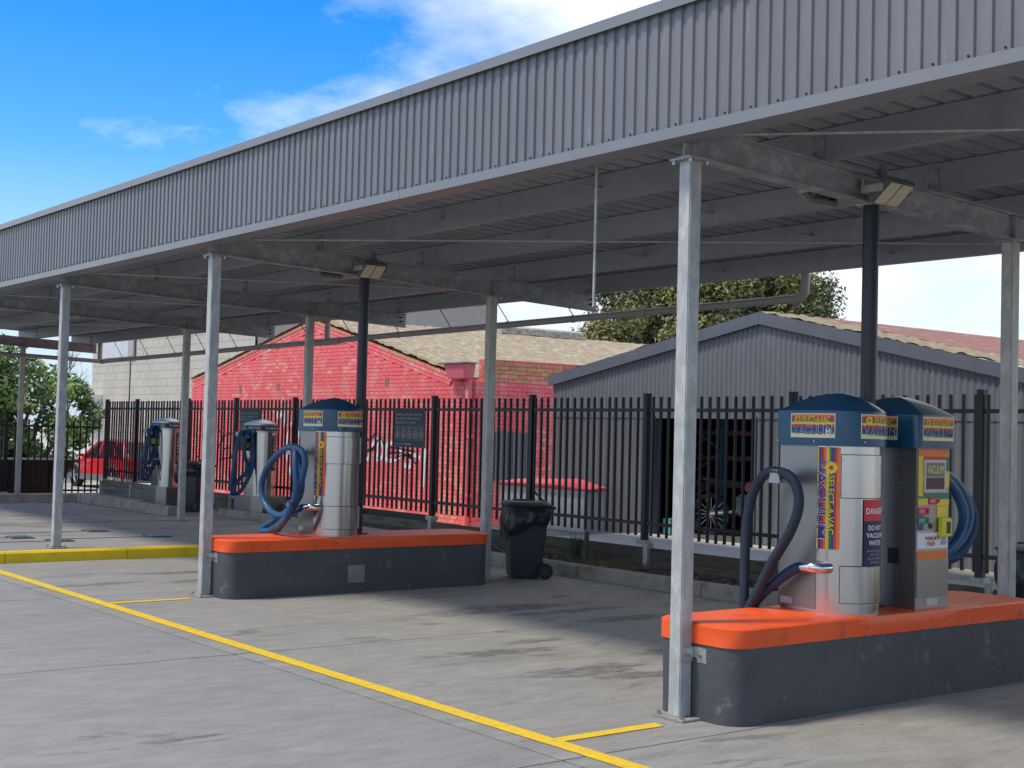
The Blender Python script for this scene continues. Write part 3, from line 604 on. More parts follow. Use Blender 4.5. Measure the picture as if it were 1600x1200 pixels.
# second unit with the pay panel
def pay_unit():
    e = empty('vacuum', (0.0, 1.955, TOP), label='square stainless vacuum with pay panel and screen on the nearest island', cat='vacuum', group='vacuums with blue caps')
    x0, x1, y0, y1, H = -0.27, 0.30, -0.175, 0.175, 1.04
    MB().box(x0, x1, y0, y1, 0, H).build('body', steeld, e, bevel=0.004)
    P = rrect(x0-0.03, x1+0.032, y0-0.035, y1+0.035, 0.05, 5)
    c = cap(P, 0.01, 0, H-0.012, H+0.21, H+0.325, bluecap, e)
    front = lambda s, z, d=0: Vector((x1+d, s, z))
    fcap = lambda s, z, d=0: Vector((x1+0.032+d, s, z)); scap = lambda s, z, d=0: Vector((s, y0-0.035-d, z))
    logo_sticker(fcap, 0.0, H+0.112, 0.33, 0.15, 0.0015, e)
    logo_sticker(scap, 0.01, H+0.112, 0.33, 0.15, 0.0015, e)
    for s in (-0.2, 0.05, 0.22): MB().cyl(scap(s, H+0.012, 0), scap(s, H+0.012, 0.005), 0.006, n=8).build('screw', steeld, c)
    pn = MB().box(x1, x1+0.004, -0.165, 0.165, 0.50, 1.025).build('front_panel', steelp, e)
    p_rect(front, -0.165, 0.165, 0.975, 1.025, 0.0055, P_or, 'orange_band', pn)
    for s0, s1, z0, z1, m in ((-0.165,-0.115,0.72,0.975,P_yel),(0.115,0.165,0.88,0.975,P_grn),(0.115,0.165,0.78,0.88,P_yel),(-0.115,0.115,0.955,0.975,P_red),(-0.165,0.165,0.70,0.74,P_grn),(-0.165,-0.06,0.665,0.705,P_yel),(0.03,0.165,0.66,0.70,P_yel),(-0.165,-0.105,0.505,0.60,P_blu),(0.06,0.165,0.505,0.56,P_blu)):
        p_rect(front, s0, s1, z0, z1, 0.0055+R.uniform(0, .0006), m, 'printed_patch', pn)
    scn = MB().box(x1+0.004, x1+0.014, -0.115, 0.12, 0.745, 0.955).build('screen', mat('screen_bezel', (0.48, 0.46, 0.45), 0.4, 0.3), e, bevel=0.003)
    p_rect(front, -0.095, 0.10, 0.765, 0.84, 0.0150, P_dk, 'display', scn); p_rect(front, -0.095, 0.10, 0.845, 0.935, 0.0150, mat('print_olive', (0.20, 0.17, 0.10), 0.5), 'printed_header', scn)
    p_text(front, 'VACUUM', -0.085, 0.09, 0.865, 0.92, 0.016, P_cream, scn)
    for (s, z, m, t) in ((-0.125, 0.625, P_red, 'START'), (-0.125, 0.565, P_grn, 'STOP'), (-0.01, 0.69, P_red, 'PAY')):
        bt = MB().box(x1+0.004, x1+0.012, s-0.045, s+0.075 if t != 'PAY' else s+0.05, z-0.022, z+0.022).build('button_plate', m, e, bevel=0.002)
        p_text(front, t, s-0.035, s+0.02, z-0.010, z+0.010, 0.0135, P_white, bt)
        MB().cyl((x1+0.012, s+0.052, z), (x1+0.02, s+0.052, z), 0.009, n=10).build('button', m, bt)
    cr_ = MB().box(x1+0.004, x1+0.035, 0.05, 0.165, 0.40+0.06, 0.58).build('card_reader', mat('hi_vis_yellow', (0.72, 0.66, 0.03), 0.4), e, bevel=0.006)
    p_rect(front, 0.10, 0.145, 0.48, 0.555, 0.0365, P_dk, 'reader_slot', cr_)
    MB().box(x1+0.004, x1+0.009, 0.035, 0.15, 0.585, 0.655).build('notice', P_yel, e)
    lb = MB().box(x1+0.0005, x1+0.004, -0.165, 0.155, 0.385, 0.485).build('label_plate', P_white, e)
    p_text(front, 'PREMIUM', -0.085, 0.035, 0.437, 0.462, 0.0055, P_red, lb, 0.02); p_text(front, 'WASH', -0.065, 0.02, 0.40, 0.432, 0.0055, P_red, lb, 0.02)
    p_flower(front, 0.055, 0.455, 0.017, 0.0055, lb); p_rect(front, 0.08, 0.145, 0.405, 0.47, 0.0055, P_grey, 'fine_print', lb)
    MB().box(x1+0.0005, x1+0.004, -0.165, 0.155, 0.315, 0.37).build('orange_label', P_or, e)
    MB().box(x1+0.0005, x1+0.006, -0.17, 0.17, 0.09, 0.31).build('lower_door', steelp, e, bevel=0.002)
    MB().box(x1+0.0005, x1+0.010, -0.172, 0.172, 0.078, 0.088).build('ledge', steel, e)
    MB().box(x1+0.0005, x1+0.003, -0.06, 0.06, 0.02, 0.065).build('rating_plate', alum, e)
    MB().cyl((x1+0.004, -0.03, 0.53), (x1+0.008, -0.03, 0.53), 0.02, n=12).build('coin_cup', black, e)
    sk = MB().box(0.09, 0.17, y0-0.006, y0, 0.28, 0.38).build('socket_cover', blackp, e, bevel=0.002)
    for sx in (0.10, 0.16):
        for z in (0.29, 0.37): MB().cyl((sx, y0-0.006, z), (sx, y0-0.010, z), 0.005, n=6).build('screw', steel, sk)
    for sx, z in ((0.16, 0.93), (0.1, 0.86), (0.18, 0.8), (0.12, 0.72), (0.17, 0.55), (0.14, 0.47), (0.02, 0.9), (0.04, 0.6)): MB().cyl((sx, y0, z), (sx, y0-0.005, z), 0.005, n=6).build('rivet', steel, e)
    MB().box(-0.05, 0.03, y1, y1+0.16, 0.80, 0.88).build('hose_hook', steeld, e, bevel=0.004)
    for k, (dy, dz) in enumerate(((0, 0), (0.06, 0.01), (0.11, -0.03))):
        pts = [(0.05, y1+0.02, 0.35), (0.12, y1+0.06, 0.30), (0.16, y1+0.16+dy, 0.33+dz), (0.16, y1+0.33+dy, 0.45+dz), (0.14, y1+0.40+dy, 0.60+dz), (0.10, y1+0.34+dy, 0.76+dz), (0.05, y1+0.20+dy*.6, 0.87+dz), (0.0, y1+0.08, 0.92), (-0.06, y1+0.06, 0.86)]
        shade(hose(pts, e, hoseb2 if k < 2 else hoseb, 0.034))
    return e
pay_unit()
for X, lb in ((0.0, 'black pole rising behind the nearest vacuums to the beam'), (-6.29, 'black pole rising behind the farther vacuum to the beam')):
    e = empty('pole', (X, 1.64, TOP), label=lb, cat='pole', group='black poles on the islands')
    MB().cyl((0.02, 0, 0), (0.02, 0, ZT(1.64)-0.20-TOP), 0.052, n=20).build('tube', navyp, e, smooth=True)
    MB().box(-0.07, 0.11, -0.075, 0.075, 0, 0.012).build('base_plate', navyp, e, bevel=0.003)
    MB().box(-0.06, 0.10, -0.06, 0.06, ZT(1.64)-0.20-TOP, ZT(1.64)-0.19-TOP-0.001).build('head_plate', galv, e)

# flood lights on the beams
def floodlight(X, side, label):
    e = empty('floodlight', (X+side*0.055, 1.64 if side > 0 else 1.36, 3.23), label=label, cat='floodlight', group='floodlights on the beams')
    tilt = Matrix.Rotation(rad(-40)*side, 4, 'Y')
    T = lambda o, off: (o.data.transform(Matrix.Translation(off) @ tilt), o)[1]
    off = Vector((side*0.15, -0.02, -0.035))
    h = T(MB().box(-0.10, 0.10, -0.13, 0.13, -0.005, 0.035).build('housing', mat('lamp_housing', (0.13, 0.135, 0.14), 0.5), e, bevel=0.006), off)
    for k in range(7):
        T(MB().box(-0.09, 0.09, -0.115+k*0.037, -0.109+k*0.037, 0.035, 0.06).build('cooling_fin', h.data.materials[0], h), off)
    for y0, y1 in ((-0.115, -0.006), (0.006, 0.115)):
        T(MB().box(-0.088, 0.088, y0, y1, -0.012, -0.005).build('lens', lens_m, e, bevel=0.003), off)
    MB().box(min(0, side*0.02), max(0, side*0.02), -0.15, 0.15, -0.03, 0.06).box(min(0, side*0.17), max(0, side*0.17), -0.155, -0.148, -0.03, 0.02).box(min(0, side*0.17), max(0, side*0.17), 0.148, 0.155, -0.03, 0.02).build('bracket', galv, e)
    MB().tube(spline([(side*0.10, 0.02, 0.03), (side*0.06, 0.05, -0.06), (side*0.0, 0.03, -0.05), (-side*0.03, 0.0, 0.03)], 0.02), 0.007, 6).build('cable', black, e)
    return e
for X, w_ in ((0.0, 'nearest'), (-6.29, 'second')):
    floodlight(X, 1, 'grey floodlight with two pale lenses on the %s beam above the black pole' % w_)
    floodlight(X, -1, 'grey floodlight turned away on the far side of the %s beam' % w_)
    tag(MB().cyl((X+0.05, 1.72, 3.345), (X+0.05, 1.72, 3.42), 0.028, n=12).cyl((X+0.05, 1.72, 3.33), (X+0.05, 1.72, 3.345), 0.04, n=12).box(X+0.006, X+0.05, 1.705, 1.735, 3.35, 3.37).build('sensor', trim), 'small pale sensor on the %s beam above the floodlight' % w_, 'sensor')
box_sheds = None
# turbo vacuums in the far bays
def turbo(X, Y, Z, label, hoses):
    e = empty('turbo_vacuum', (X, Y, Z), label=label, cat='vacuum', group='turbo vacuums in the far bays')
    r = 0.20; f = d_surf(r, 0.33); H = 1.06; zb = 0.34
    ch = 0.14
    MB().prism([(-0.38, -0.33), (0.37-ch, -0.33), (0.37, -0.33+ch), (0.37, 0.33), (-0.38, 0.33)], 0, zb).build('plinth', steelp, e, bevel=0.004)
    MB().prism([(x, y) for x, y in d_poly(r, 0.33)], zb, zb+H).build('body', steel, e, smooth=True)
    cap(d_poly(r+0.018, 0.345, 0.02), -0.05, 0, zb+H-0.01, zb+H+0.15, zb+H+0.205, steeld, e)
    fc = d_surf(r+0.018, 0.3)
    bd = p_rect(fc, -0.30, 0.66, zb+H+0.02, zb+H+0.105, 0.0015, P_navy, 'name_band', e, 28)
    for s in (-0.05, 0.36): p_text(fc, 'TURBO VAC', s-0.12, s+0.22, zb+H+0.042, zb+H+0.082, 0.003, P_white, bd, 0.015)
    ns = p_rect(f, 0.36, 0.46, zb+0.42, zb+1.0, 0.002, P_navy, 'name_strip', e)
    for i, ch_ in enumerate('TURBOVAC'): p_text(f, ch_, 0.388, 0.432, zb+0.935-i*0.066, zb+0.98-i*0.066, 0.003, P_white, ns, 0.02)
    ds = p_rect(lambda s, z, d=0: Vector((s, -r-d, z)), -0.28, -0.12, zb+0.30, zb+0.62, 0.002, P_navy, 'warning_sticker', e)
    p_rect(lambda s, z, d=0: Vector((s, -r-d, z)), -0.28, -0.12, zb+0.52, zb+0.62, 0.003, P_red, 'red_band', ds)
    MB().box(-0.27, -0.13, -r-0.20, -r, zb+0.98, zb+1.05).build('hose_hook', steeld, e, bevel=0.004)
    cr_ = MB().box(-0.24, -0.12, -r-0.12, -r, zb+0.74, zb+0.96).build('pay_box', blackp, e, bevel=0.005)
    MB().box(-0.12, -0.105, -r-0.10, -r-0.02, zb+0.78, zb+0.88).build('pay_slot', P_yel, cr_)
    MB().cyl((0.0, -r+0.01, zb+0.50), (-0.02, -r-0.09, zb+0.50), 0.03, n=12).build('inlet', chrome, e, smooth=True)
    for pts, rr in hoses: shade(hose([(p[0]-X, p[1]-Y, p[2]-Z) for p in pts], e, hoseb2, rr))
    return e
t1 = [(-18.2, 4.62, 0.95), (-18.2, 4.52, 0.86), (-18.2, 4.42, 0.76), (-18.15, 4.33, 0.87), (-18.15, 4.31, 1.11), (-18.2, 4.40, 1.43), (-18.25, 4.50, 1.57), (-18.3, 4.58, 1.5), (-18.32, 4.60, 1.26), (-18.3, 4.56, 0.91), (-18.25, 4.44, 0.64), (-18.22, 4.36, 0.59), (-18.2, 4.28, 0.69), (-18.2, 4.29, 1.04), (-18.25, 4.41, 1.36), (-18.3, 4.49, 1.56), (-18.35, 4.56, 1.4), (-18.35, 4.55, 1.12), (-18.3, 4.46, 0.9), (-18.28, 4.37, 0.89), (-18.3, 4.36, 1.01), (-18.3, 4.42, 1.2)]
turbo(-18.2, 4.80, 0.12, 'stainless turbo vacuum with coiled blue hose beside the red car behind the fence', [(t1, 0.03)])
t2 = [(-14.72, 4.80, 0.95), (-14.75, 4.70, 0.96), (-14.75, 4.62, 1.1), (-14.75, 4.60, 1.32), (-14.75, 4.66, 1.52), (-14.75, 4.72, 1.5), (-14.75, 4.76, 1.25), (-14.72, 4.74, 0.92), (-14.7, 4.64, 0.71), (-14.68, 4.50, 0.52), (-14.68, 4.41, 0.52), (-14.7, 4.40, 0.60), (-14.72, 4.52, 0.74), (-14.75, 4.70, 0.92), (-14.8, 4.76, 1.16), (-14.8, 4.74, 1.42), (-14.8, 4.68, 1.54), (-14.82, 4.62, 1.50), (-14.82, 4.64, 1.36), (-14.8, 4.62, 1.15)]
t2b = [(-14.8, 4.66, 1.53), (-14.78, 4.54, 1.50), (-14.75, 4.46, 1.21), (-14.72, 4.40, 0.92), (-14.7, 4.36, 0.62), (-14.7, 4.40, 0.50), (-14.7, 4.47, 0.53)]
turbo(-14.78, 4.98, 0.12, 'stainless turbo vacuum with blue hose in front of the far rubbish sign', [(t2, 0.03), (t2b, 0.03)])

# ------------------------------------------------------------------ wheelie bins
def wheelie(X, Y, Z, rz, label):
    e = empty('wheelie_bin', (X, Y, Z), rz, label, 'bin', 'black wheelie bins')
    def rect(hx, hy, z, cx=0, r=0.03): return [(cx+x, y, z) for x, y in rrect(-hx, hx, -hy, hy, r, 4)]
    MB().loft([rect(0.165, 0.17, 0.02, -0.01), rect(0.17, 0.175, 0.06, -0.01), rect(0.205, 0.205, 0.50), rect(0.215, 0.215, 0.74), rect(0.235, 0.225, 0.745), rect(0.235, 0.225, 0.79)]).build('body', binp, e, smooth=True)
    # creased liner folded over the rim, hanging lower at the front
    rings = []; n_ = 72
    for j in range(12):
        t = j/11; ring = []
        for i in range(n_):
            a = 2*math.pi*i/n_; ca, sa = math.cos(a), math.sin(a)
            k = (abs(ca)**6+abs(sa)**6)**(-1/6)
            fr = max(0, -ca)*1.0+max(0, -sa)*0.45
            drop = 0.14+0.17*fr+0.05*noise.noise((a*1.3, 2.0, X))
            if math.cos(a-2.9) > 0.86: drop += 0.10*(math.cos(a-2.9)-0.86)/0.14
            wv = 0.030*t**0.8*noise.noise((ca*3.5, sa*3.5, t*2.2+X))+0.018*t*noise.noise((ca*9, sa*9, t*3))
            bl = 0.03*math.sin(t*math.pi)
            rr = 0.222+bl+wv+0.02*t*fr
            ring.append((rr*k*ca*1.03, rr*k*sa, 0.805-drop*t))
        rings.append(ring)
    MB().loft(rings, caps=False).build('bin_liner', bagm, e, smooth=True)
    ld = MB().loft([rect(0.255, 0.235, 0.80, 0.0, 0.05), rect(0.26, 0.24, 0.815, 0.0, 0.05), rect(0.23, 0.215, 0.845, 0.0, 0.06), rect(0.15, 0.14, 0.855, 0, 0.06)]).build('lid', binp, e, smooth=True)
    MB().box(-0.14, 0.08, -0.10, -0.08, 0.85, 0.868).box(-0.14, 0.08, 0.08, 0.10, 0.85, 0.868).build('lid_rib', binp, ld, bevel=0.004)
    MB().box(0.20, 0.30, -0.19, -0.16, 0.765, 0.80).box(0.20, 0.30, 0.16, 0.19, 0.765, 0.80).cyl((0.29, -0.20, 0.785), (0.29, 0.20, 0.785), 0.017, n=10).build('handle', binp, e)
    MB().tube([(0.20, -0.05, 0.84), (0.13, -0.06, 0.91), (0.08, -0.05, 0.955)], 0.011, 8).build('lid_strap', black, e)
    for s in (-1, 1):
        wh = MB().cyl((0.19, s*0.185, 0.088), (0.19, s*0.225, 0.088), 0.088, n=24).build('wheel', rubber, e, smooth=True)
        MB().cyl((0.19, s*0.225, 0.088), (0.19, s*0.231, 0.088), 0.05, n=18).build('hub', binp, wh)
    MB().cyl((0.19, -0.19, 0.088), (0.19, 0.19, 0.088), 0.011, n=8).build('axle', steeld, e)
    return e
wheelie(-6.33, 3.86, 0.0, rad(62), 'black wheelie bin with sagging liner beside the orange topped island')
wheelie(-16.3, 4.45, 0.12, rad(30), 'black wheelie bin with liner between the two turbo vacuums')
wheelie(-0.18, 4.02, 0.0, rad(75), 'black wheelie bin behind the nearest island, cut by the picture edge')

# ------------------------------------------------------------------ fences
def fence(name, label, P0, ud, posts, span, zb, zt, zr0, zr1, zpost0, zposttop, pitch=0.128, grp='black picket security fences'):
    """P0 = origin, ud = unit direction in plan; posts = distances along it"""
    e = empty(name, (P0[0], P0[1], 0), math.atan2(ud[1], ud[0]), label, 'fence', grp)
    pk = None; k = 0; t = span[0]+0.03; n_ = 0
    while t < span[1]:
        if min(abs(t-q) for q in posts) > 0.055:
            if pk is None: pk = MB().box(-0.0145, 0.0145, -0.0145, 0.0145, zb, zt).build('picket', black, e, bevel=0.003); pk.location = (t, 0, 0)
            else: inst(pk, 'picket', e, (t, 0, R.uniform(-0.004, 0.004)), (R.uniform(-.004, .004), R.uniform(-.003, .003), 0))
            n_ += 1
        t += pitch
    q0 = [span[0]]+[q for q in sorted(posts) if span[0] < q < span[1]]+[span[1]]
    for a, b in zip(q0[:-1], q0[1:]):
        if b-a < 0.1: continue
        for z in (zr0, zr1): box('rail', black, e, a+0.034, b-0.034, -0.021, 0.021, z-0.019, z+0.019)
    po = None
    for q in posts:
        if po is None:
            po = MB().box(-0.036, 0.036, -0.036, 0.036, zpost0, zposttop).build('post', black, e, bevel=0.004); po.location = (q, 0, 0)
            pc = MB().box(-0.041, 0.041, -0.041, 0.041, zposttop, zposttop+0.02).build('post_cap', blackp, po, bevel=0.006)
            pb = MB().box(-0.075, 0.075, -0.06, 0.06, zpost0-0.005, zpost0+0.05).build('post_foot', galv, po, bevel=0.003)
        else:
            o = inst(po, 'post', e, (q, 0, 0)); inst(pc, 'post_cap', o, (0,0,0)); inst(pb, 'post_foot', o, (0,0,0))
    return e
FP = [-22.62, -20.99, -18.52, -16.50, -14.35, -12.30, -10.28, -8.06, -5.925, -3.74, -1.54, 0.65, 2.85]
F0 = -22.62
fence('security_fence', 'long black picket fence on the timber wall behind the bays', (F0, 5.3), (1, 0), [q-F0 for q in FP], (0, 2.85-F0), 0.455, 2.062, 0.60, 1.91, 0.36, 2.085)
fence('side_fence', 'lower black picket fence across the far end in front of the hedge', (-22.62, 5.2), (0, -1), [2.0, 4.3, 6.6, 8.9], (0.03, 8.9), 0.10, 1.64, 0.17, 1.50, 0.10, 1.78, pitch=0.135)
# timber sleeper wall below the fence
rw = empty('retaining_wall', (0, 5.15, 0), label='weathered sleeper retaining wall under the picket fence', cat='wall')
for a, b in zip(FP[:-1], FP[1:]):
    for k in range(3 if a < -18 else 2):
        m = timberl if a < -18 else timber
        z0 = 0.085+k*0.128 if a > -18 else 0.09+k*0.107; z1 = z0+(0.124 if a > -18 else 0.103)
        o = MB().box(a+0.24, b+0.16, R.uniform(0, 0.012), 0.06, z0, z1).build('sleeper', m, rw, bevel=0.006)
for q in FP: MB().box(q+0.165, q+0.235, -0.03, 0.075, 0.05, 0.385).build('steel_post', galv, rw, bevel=0.004)
box('plinth_board', black, rw, -12.2, -10.36, 0.10, 0.13, 0.16, 0.42)

# ------------------------------------------------------------------ yard behind, shed
tag(MB().box(-9.65, 8, 5.215, 30, -0.04, 0.305).build('yard', mat('yard_dirt', (0.36, 0.33, 0.26), 0.95, 0, 0.2, 3, 0.5, 30, c2=(0.25, 0.25, 0.17), c2t=0.55, c2s=2)), kind='structure')
tag(MB().box(-7.6, -4.2, 5.222, 6.89, 0.20, 0.325).build('apron', apron_m), kind='structure')
SY = 6.9; RX, RZ = -5.63, 3.105
sl_, sr_ = 0.176, 0.215
top = lambda x: RZ-(RX-x)*sl_ if x < RX else RZ-(x-RX)*sr_
XA, XB_ = -9.59, -1.28
sh = empty('shed', (0, 0, 0), label='grey corrugated iron shed with shallow gable and open doorway', cat='shed')
def corr(name, x0, x1, zb, zt, y, m, parent, pitch=0.08, amp=0.010, yy=lambda x: 0):
    n_ = max(2, int((x1-x0)/pitch*8)); a = []; b = []
    for i in range(n_+1):
        x = x0+(x1-x0)*i/n_; d = amp*math.sin(2*math.pi*x/pitch); a.append((x, y-d, zb(x) if callable(zb) else zb)); b.append((x, y-d, zt(x) if callable(zt) else zt))
    return MB().loft([a, b], caps=False, closed=False).build(name, m, parent, smooth=False, recalc=False)
x = XA; DX0, DX1, DZ = -7.47, -5.73, 1.86
while x < XB_-0.01:
    x1 = min(x+0.8, XB_)
    o = corr('wall_sheet', x, x1, 1.85, lambda q: top(q)-0.06, SY-0.004+R.uniform(0, 0.004), shedm, sh); shade(o)
    for a, b in ((x, min(x1, DX0)), (max(x, DX1), x1)):
        if b-a > 0.05: shade(corr('wall_sheet', a, b, 0.24, 1.90, SY+0.008+R.uniform(0, .003), shedm, sh))
    x = x1
def barge(xa, xb, name):
    z = lambda q: top(q)
    MB().add([(xa, SY-0.06, z(xa)-0.10), (xb, SY-0.06, z(xb)-0.10), (xb, SY-0.06, z(xb)+0.05), (xa, SY-0.06, z(xa)+0.05), (xa, SY-0.03, z(xa)-0.10), (xb, SY-0.03, z(xb)-0.10), (xb, SY-0.03, z(xb)+0.05), (xa, SY-0.03, z(xa)+0.05)],
             [(0,1,2,3),(7,6,5,4),(0,4,5,1),(1,5,6,2),(2,6,7,3),(3,7,4,0)]).build(name, shedb, sh)
barge(XA-0.06, RX-0.002, 'barge_board'); barge(RX+0.002, XB_+0.3, 'barge_board')
def roof_plane(name, xa, xb, y0, y1, zf, m, parent, lumps=0.02, t=0.03, nx=40, ny=50):
    vs = []; fs = []
    for j in range(ny+1):
        for i in range(nx+1):
            x = xa+(xb-xa)*i/nx; y = y0+(y1-y0)*j/ny
            vs.append((x, y, zf(x)+lumps*noise.noise((x*9, y*9, 1))+lumps*0.6*noise.noise((x*25, y*25, 4))))
    fs = [(j*(nx+1)+i, j*(nx+1)+i+1, (j+1)*(nx+1)+i+1, (j+1)*(nx+1)+i) for j in range(ny) for i in range(nx)]
    return MB().add(vs, fs).build(name, m, parent, recalc=False)
roof_plane('roof', RX, XB_+0.3, SY-0.05, SY+0.9, lambda q: top(q)+0.06, roofy, sh, 0.03, nx=90, ny=16)
roof_plane('roof', RX, XB_+0.3, SY+0.9, 13, lambda q: top(q)+0.065, roofr, sh, 0.004)
roof_plane('roof', XA-0.1, RX, SY-0.05, 13, lambda q: top(q)+0.055, roofy, sh, 0.02, nx=60)
MB().cyl((-3.3, 10.5, 2.4), (-3.3, 10.5, 3.06), 0.05, n=12).cyl((-3.3, 10.5, 3.06), (-3.3, 10.5, 3.12), 0.065, n=12).build('flue', whitep, sh, smooth=True)
# room behind the doorway
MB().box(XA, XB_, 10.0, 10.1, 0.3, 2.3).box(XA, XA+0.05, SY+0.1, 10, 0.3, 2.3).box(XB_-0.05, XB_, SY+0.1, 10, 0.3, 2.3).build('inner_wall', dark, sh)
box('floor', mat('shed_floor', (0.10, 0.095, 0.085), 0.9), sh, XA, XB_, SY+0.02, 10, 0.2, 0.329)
box('door_jamb', shedb, sh, DX1-0.004, DX1+0.05, SY-0.02, SY+0.10, 0.25, DZ+0.02); box('door_jamb', shedb, sh, DX0-0.05, DX0+0.004, SY-0.02, SY+0.10, 0.25, DZ+0.02)
rk = empty('storage_rack', (-7.75, 7.85, 0.329), label='blue and orange pallet rack inside the shed doorway', cat='rack')
bluer = mat('rack_blue', (0.025, 0.10, 0.17), 0.6); orr = mat('rack_orange', (0.16, 0.04, 0.025), 0.6)
for x in (0, 0.62): box('upright', bluer, rk, x-0.03, x+0.03, -0.03, 0.03, 0, 1.7)
for z in (0.25, 0.62, 0.98, 1.32): MB().box(-0.0, 1.5, 0.0, 0.04, z, z+0.06).box(0.0, 1.5, 0.5, 0.54, z, z+0.06).build('shelf_beam', orr, rk)
for z in (0.08, 0.42, 0.76, 1.10): MB().cyl((0.02, -0.02, z), (0.60, -0.02, z+0.33 if int(z*10) % 2 else z+0.33), 0.018, n=6).build('brace', bluer, rk)
for z in (0.1, 0.78): MB().cyl((0.60, -0.022, z+0.33), (0.02, -0.022, z+0.66), 0.018, n=6).build('brace', bluer, rk)
mbk = empty('motorbike', (-6.55, 7.7, 0.329), rad(20), 'red and white dirt bike parked inside the shed doorway', 'motorbike')
for x in (-0.5, 0.5):
    wv = []
    for k in range(25):
        a = 2*math.pi*k/24; wv.append((x+0.25*math.cos(a), 0, 0.27+0.25*math.sin(a)))
    wh = MB().tube(wv, 0.03, 8).build('wheel', rubber, mbk, smooth=True)
    sp = MB()
    for k in range(8):
        a = k*math.pi/8; sp.cyl((x+0.23*math.cos(a), 0, 0.27+0.23*math.sin(a)), (x-0.23*math.cos(a), 0, 0.27-0.23*math.sin(a)), 0.004, n=4)
    sp.build('spokes', alum, wh)
MB().tube([(0.5, 0, 0.27), (0.40, 0, 0.55), (0.30, 0, 0.86)], 0.022, 8).build('fork', alum, mbk)
MB().tube([(0.28, -0.30, 0.92), (0.27, -0.12, 0.88), (0.27, 0.12, 0.88), (0.28, 0.30, 0.92)], 0.012, 8).build('handlebar', black, mbk)
MB().tube([(-0.5, 0, 0.27), (-0.1, 0, 0.33), (0.15, 0, 0.30), (0.30, 0, 0.72)], 0.025, 8).build('frame', alum, mbk)
MB().loft([[(-0.02, -0.06, 0.60), (-0.02, 0.06, 0.60), (-0.02, 0.06, 0.70), (-0.02, -0.06, 0.70)], [(0.14, -0.11, 0.56), (0.14, 0.11, 0.56), (0.14, 0.09, 0.75), (0.14, -0.09, 0.75)], [(0.30, -0.06, 0.62), (0.30, 0.06, 0.62), (0.30, 0.05, 0.74), (0.30, -0.05, 0.74)]]).build('fuel_tank', mat('bike_red', (0.45, 0.02, 0.03), 0.35), mbk, bevel=0.02)
MB().loft([[(-0.62, -0.06, 0.72), (-0.62, 0.06, 0.72), (-0.62, 0.06, 0.76), (-0.62, -0.06, 0.76)], [(0.0, -0.09, 0.64), (0.0, 0.09, 0.64), (0.0, 0.07, 0.71), (0.0, -0.07, 0.71)]]).build('seat', blackp, mbk, bevel=0.015)
MB().box(-0.12, 0.14, -0.10, 0.10, 0.28, 0.55).build('engine', clad, mbk, bevel=0.03)
MB().loft([[(0.33, -0.05, 0.58), (0.33, 0.05, 0.58), (0.35, 0.05, 0.60), (0.35, -0.05, 0.60)], [(0.78, -0.06, 0.57), (0.78, 0.06, 0.57), (0.78, 0.05, 0.59), (0.78, -0.05, 0.59)]]).build('mudguard', whitep, mbk)
for i, (x, y, z, sx, sy, sz, m, nm, lb) in enumerate(((-6.0, 7.5, 0.329, .11, .11, .30, alum, 'drum', 'small grey drum beside the dirt bike in the shed'), (-5.9, 7.15, 0.329, .08, .10, .26, whitep, 'carton', 'white carton just inside the shed doorway'), (-7.36, 7.12, 0.329, .07, .07, .20, mat('mint_tin', (0.16, 0.42, 0.36), 0.5), 'tin', 'mint green tin beside the rack in the shed doorway'))):
    if nm == 'drum':
        e = empty(nm, (x, y, z), label=lb, cat=nm)
        MB().cyl((0,0,0), (0,0,sz), sx, n=18).build('shell', m, e, smooth=True)
        for q in (0.02, sz/2, sz-0.01): MB().cyl((0,0,q-.008), (0,0,q+.008), sx+0.006, n=18).build('hoop', m, e)
    else:
        e = empty(nm, (x, y, z), label=lb, cat=nm); MB().box(-sx, sx, -sy, sy, 0, sz*0.9).build('side', m, e, bevel=0.004); MB().box(-sx-.004, sx+.004, -sy-.004, sy+.004, sz*0.9, sz).build('lid', m, e, bevel=0.003)

# ------------------------------------------------------------------ red brick building
BX1, BX0, BY = -13.02, -24.32, 8.0
PX, PZ = -18.61, 3.81
EX = -13.56                      # where the right hand slope meets the corner block
gx = lambda x: -13.02+1.202*(x+9.9)
gz = lambda z: 1.6+1.202*(z-1.6)
gt = lambda x: (PZ-(x-PX)*0.243) if x > PX else (PZ-(PX-x)*0.20)
rb = empty('brick_building', (0, 0, 0), label='red painted brick building with gable end and lichen covered roof', cat='building')
wall = MB()
ring = [(BX0, -0.05), (BX1, -0.05), (BX1, 2.465), (EX, gt(EX)-0.02), (PX, PZ-0.02), (BX0, gt(BX0)-0.02)]
n_ = len(ring)
wall.add([(x, BY+0.012, z) for x, z in ring]+[(x, BY+0.24, z) for x, z in ring], [tuple(range(n_)), tuple(range(2*n_-1, n_-1, -1))]+[(i, n_+i, n_+(i+1) % n_, (i+1) % n_) for i in range(n_)])
gw = wall.build('gable_wall', mort, rb)
sw = MB().box(BX1-0.24, BX1-0.012, BY+0.24, 12.5, -0.05, 2.86).build('side_wall', mort, rb)
BL, BH, MJ = 0.20, 0.072, 0.008
bricks = []       # (kind, along, z, length, material index)
def brick_mat(u, z, edge, side):
    nz = noise.noise((u*0.9, z*1.3, 3+side*9))+0.5*noise.noise((u*3.1, z*4.7, 8)); j = R.random()
    if side:
        lim = 2.45+0.12*noise.noise((u*2.5, 0, 5))
        if z > lim+0.06: return 2 if j < 0.85 else 1
        if z > lim-0.03: return 2 if j < 0.4 else 1
        return 1 if (nz > 0.35 and j < 0.6) else 0
    if edge < 0.06: return 2 if j < 0.75 else 1
    if nz > 0.60 and j < 0.5: return 2
    if nz > 0.24 and j < 0.6: return 1
    return 0
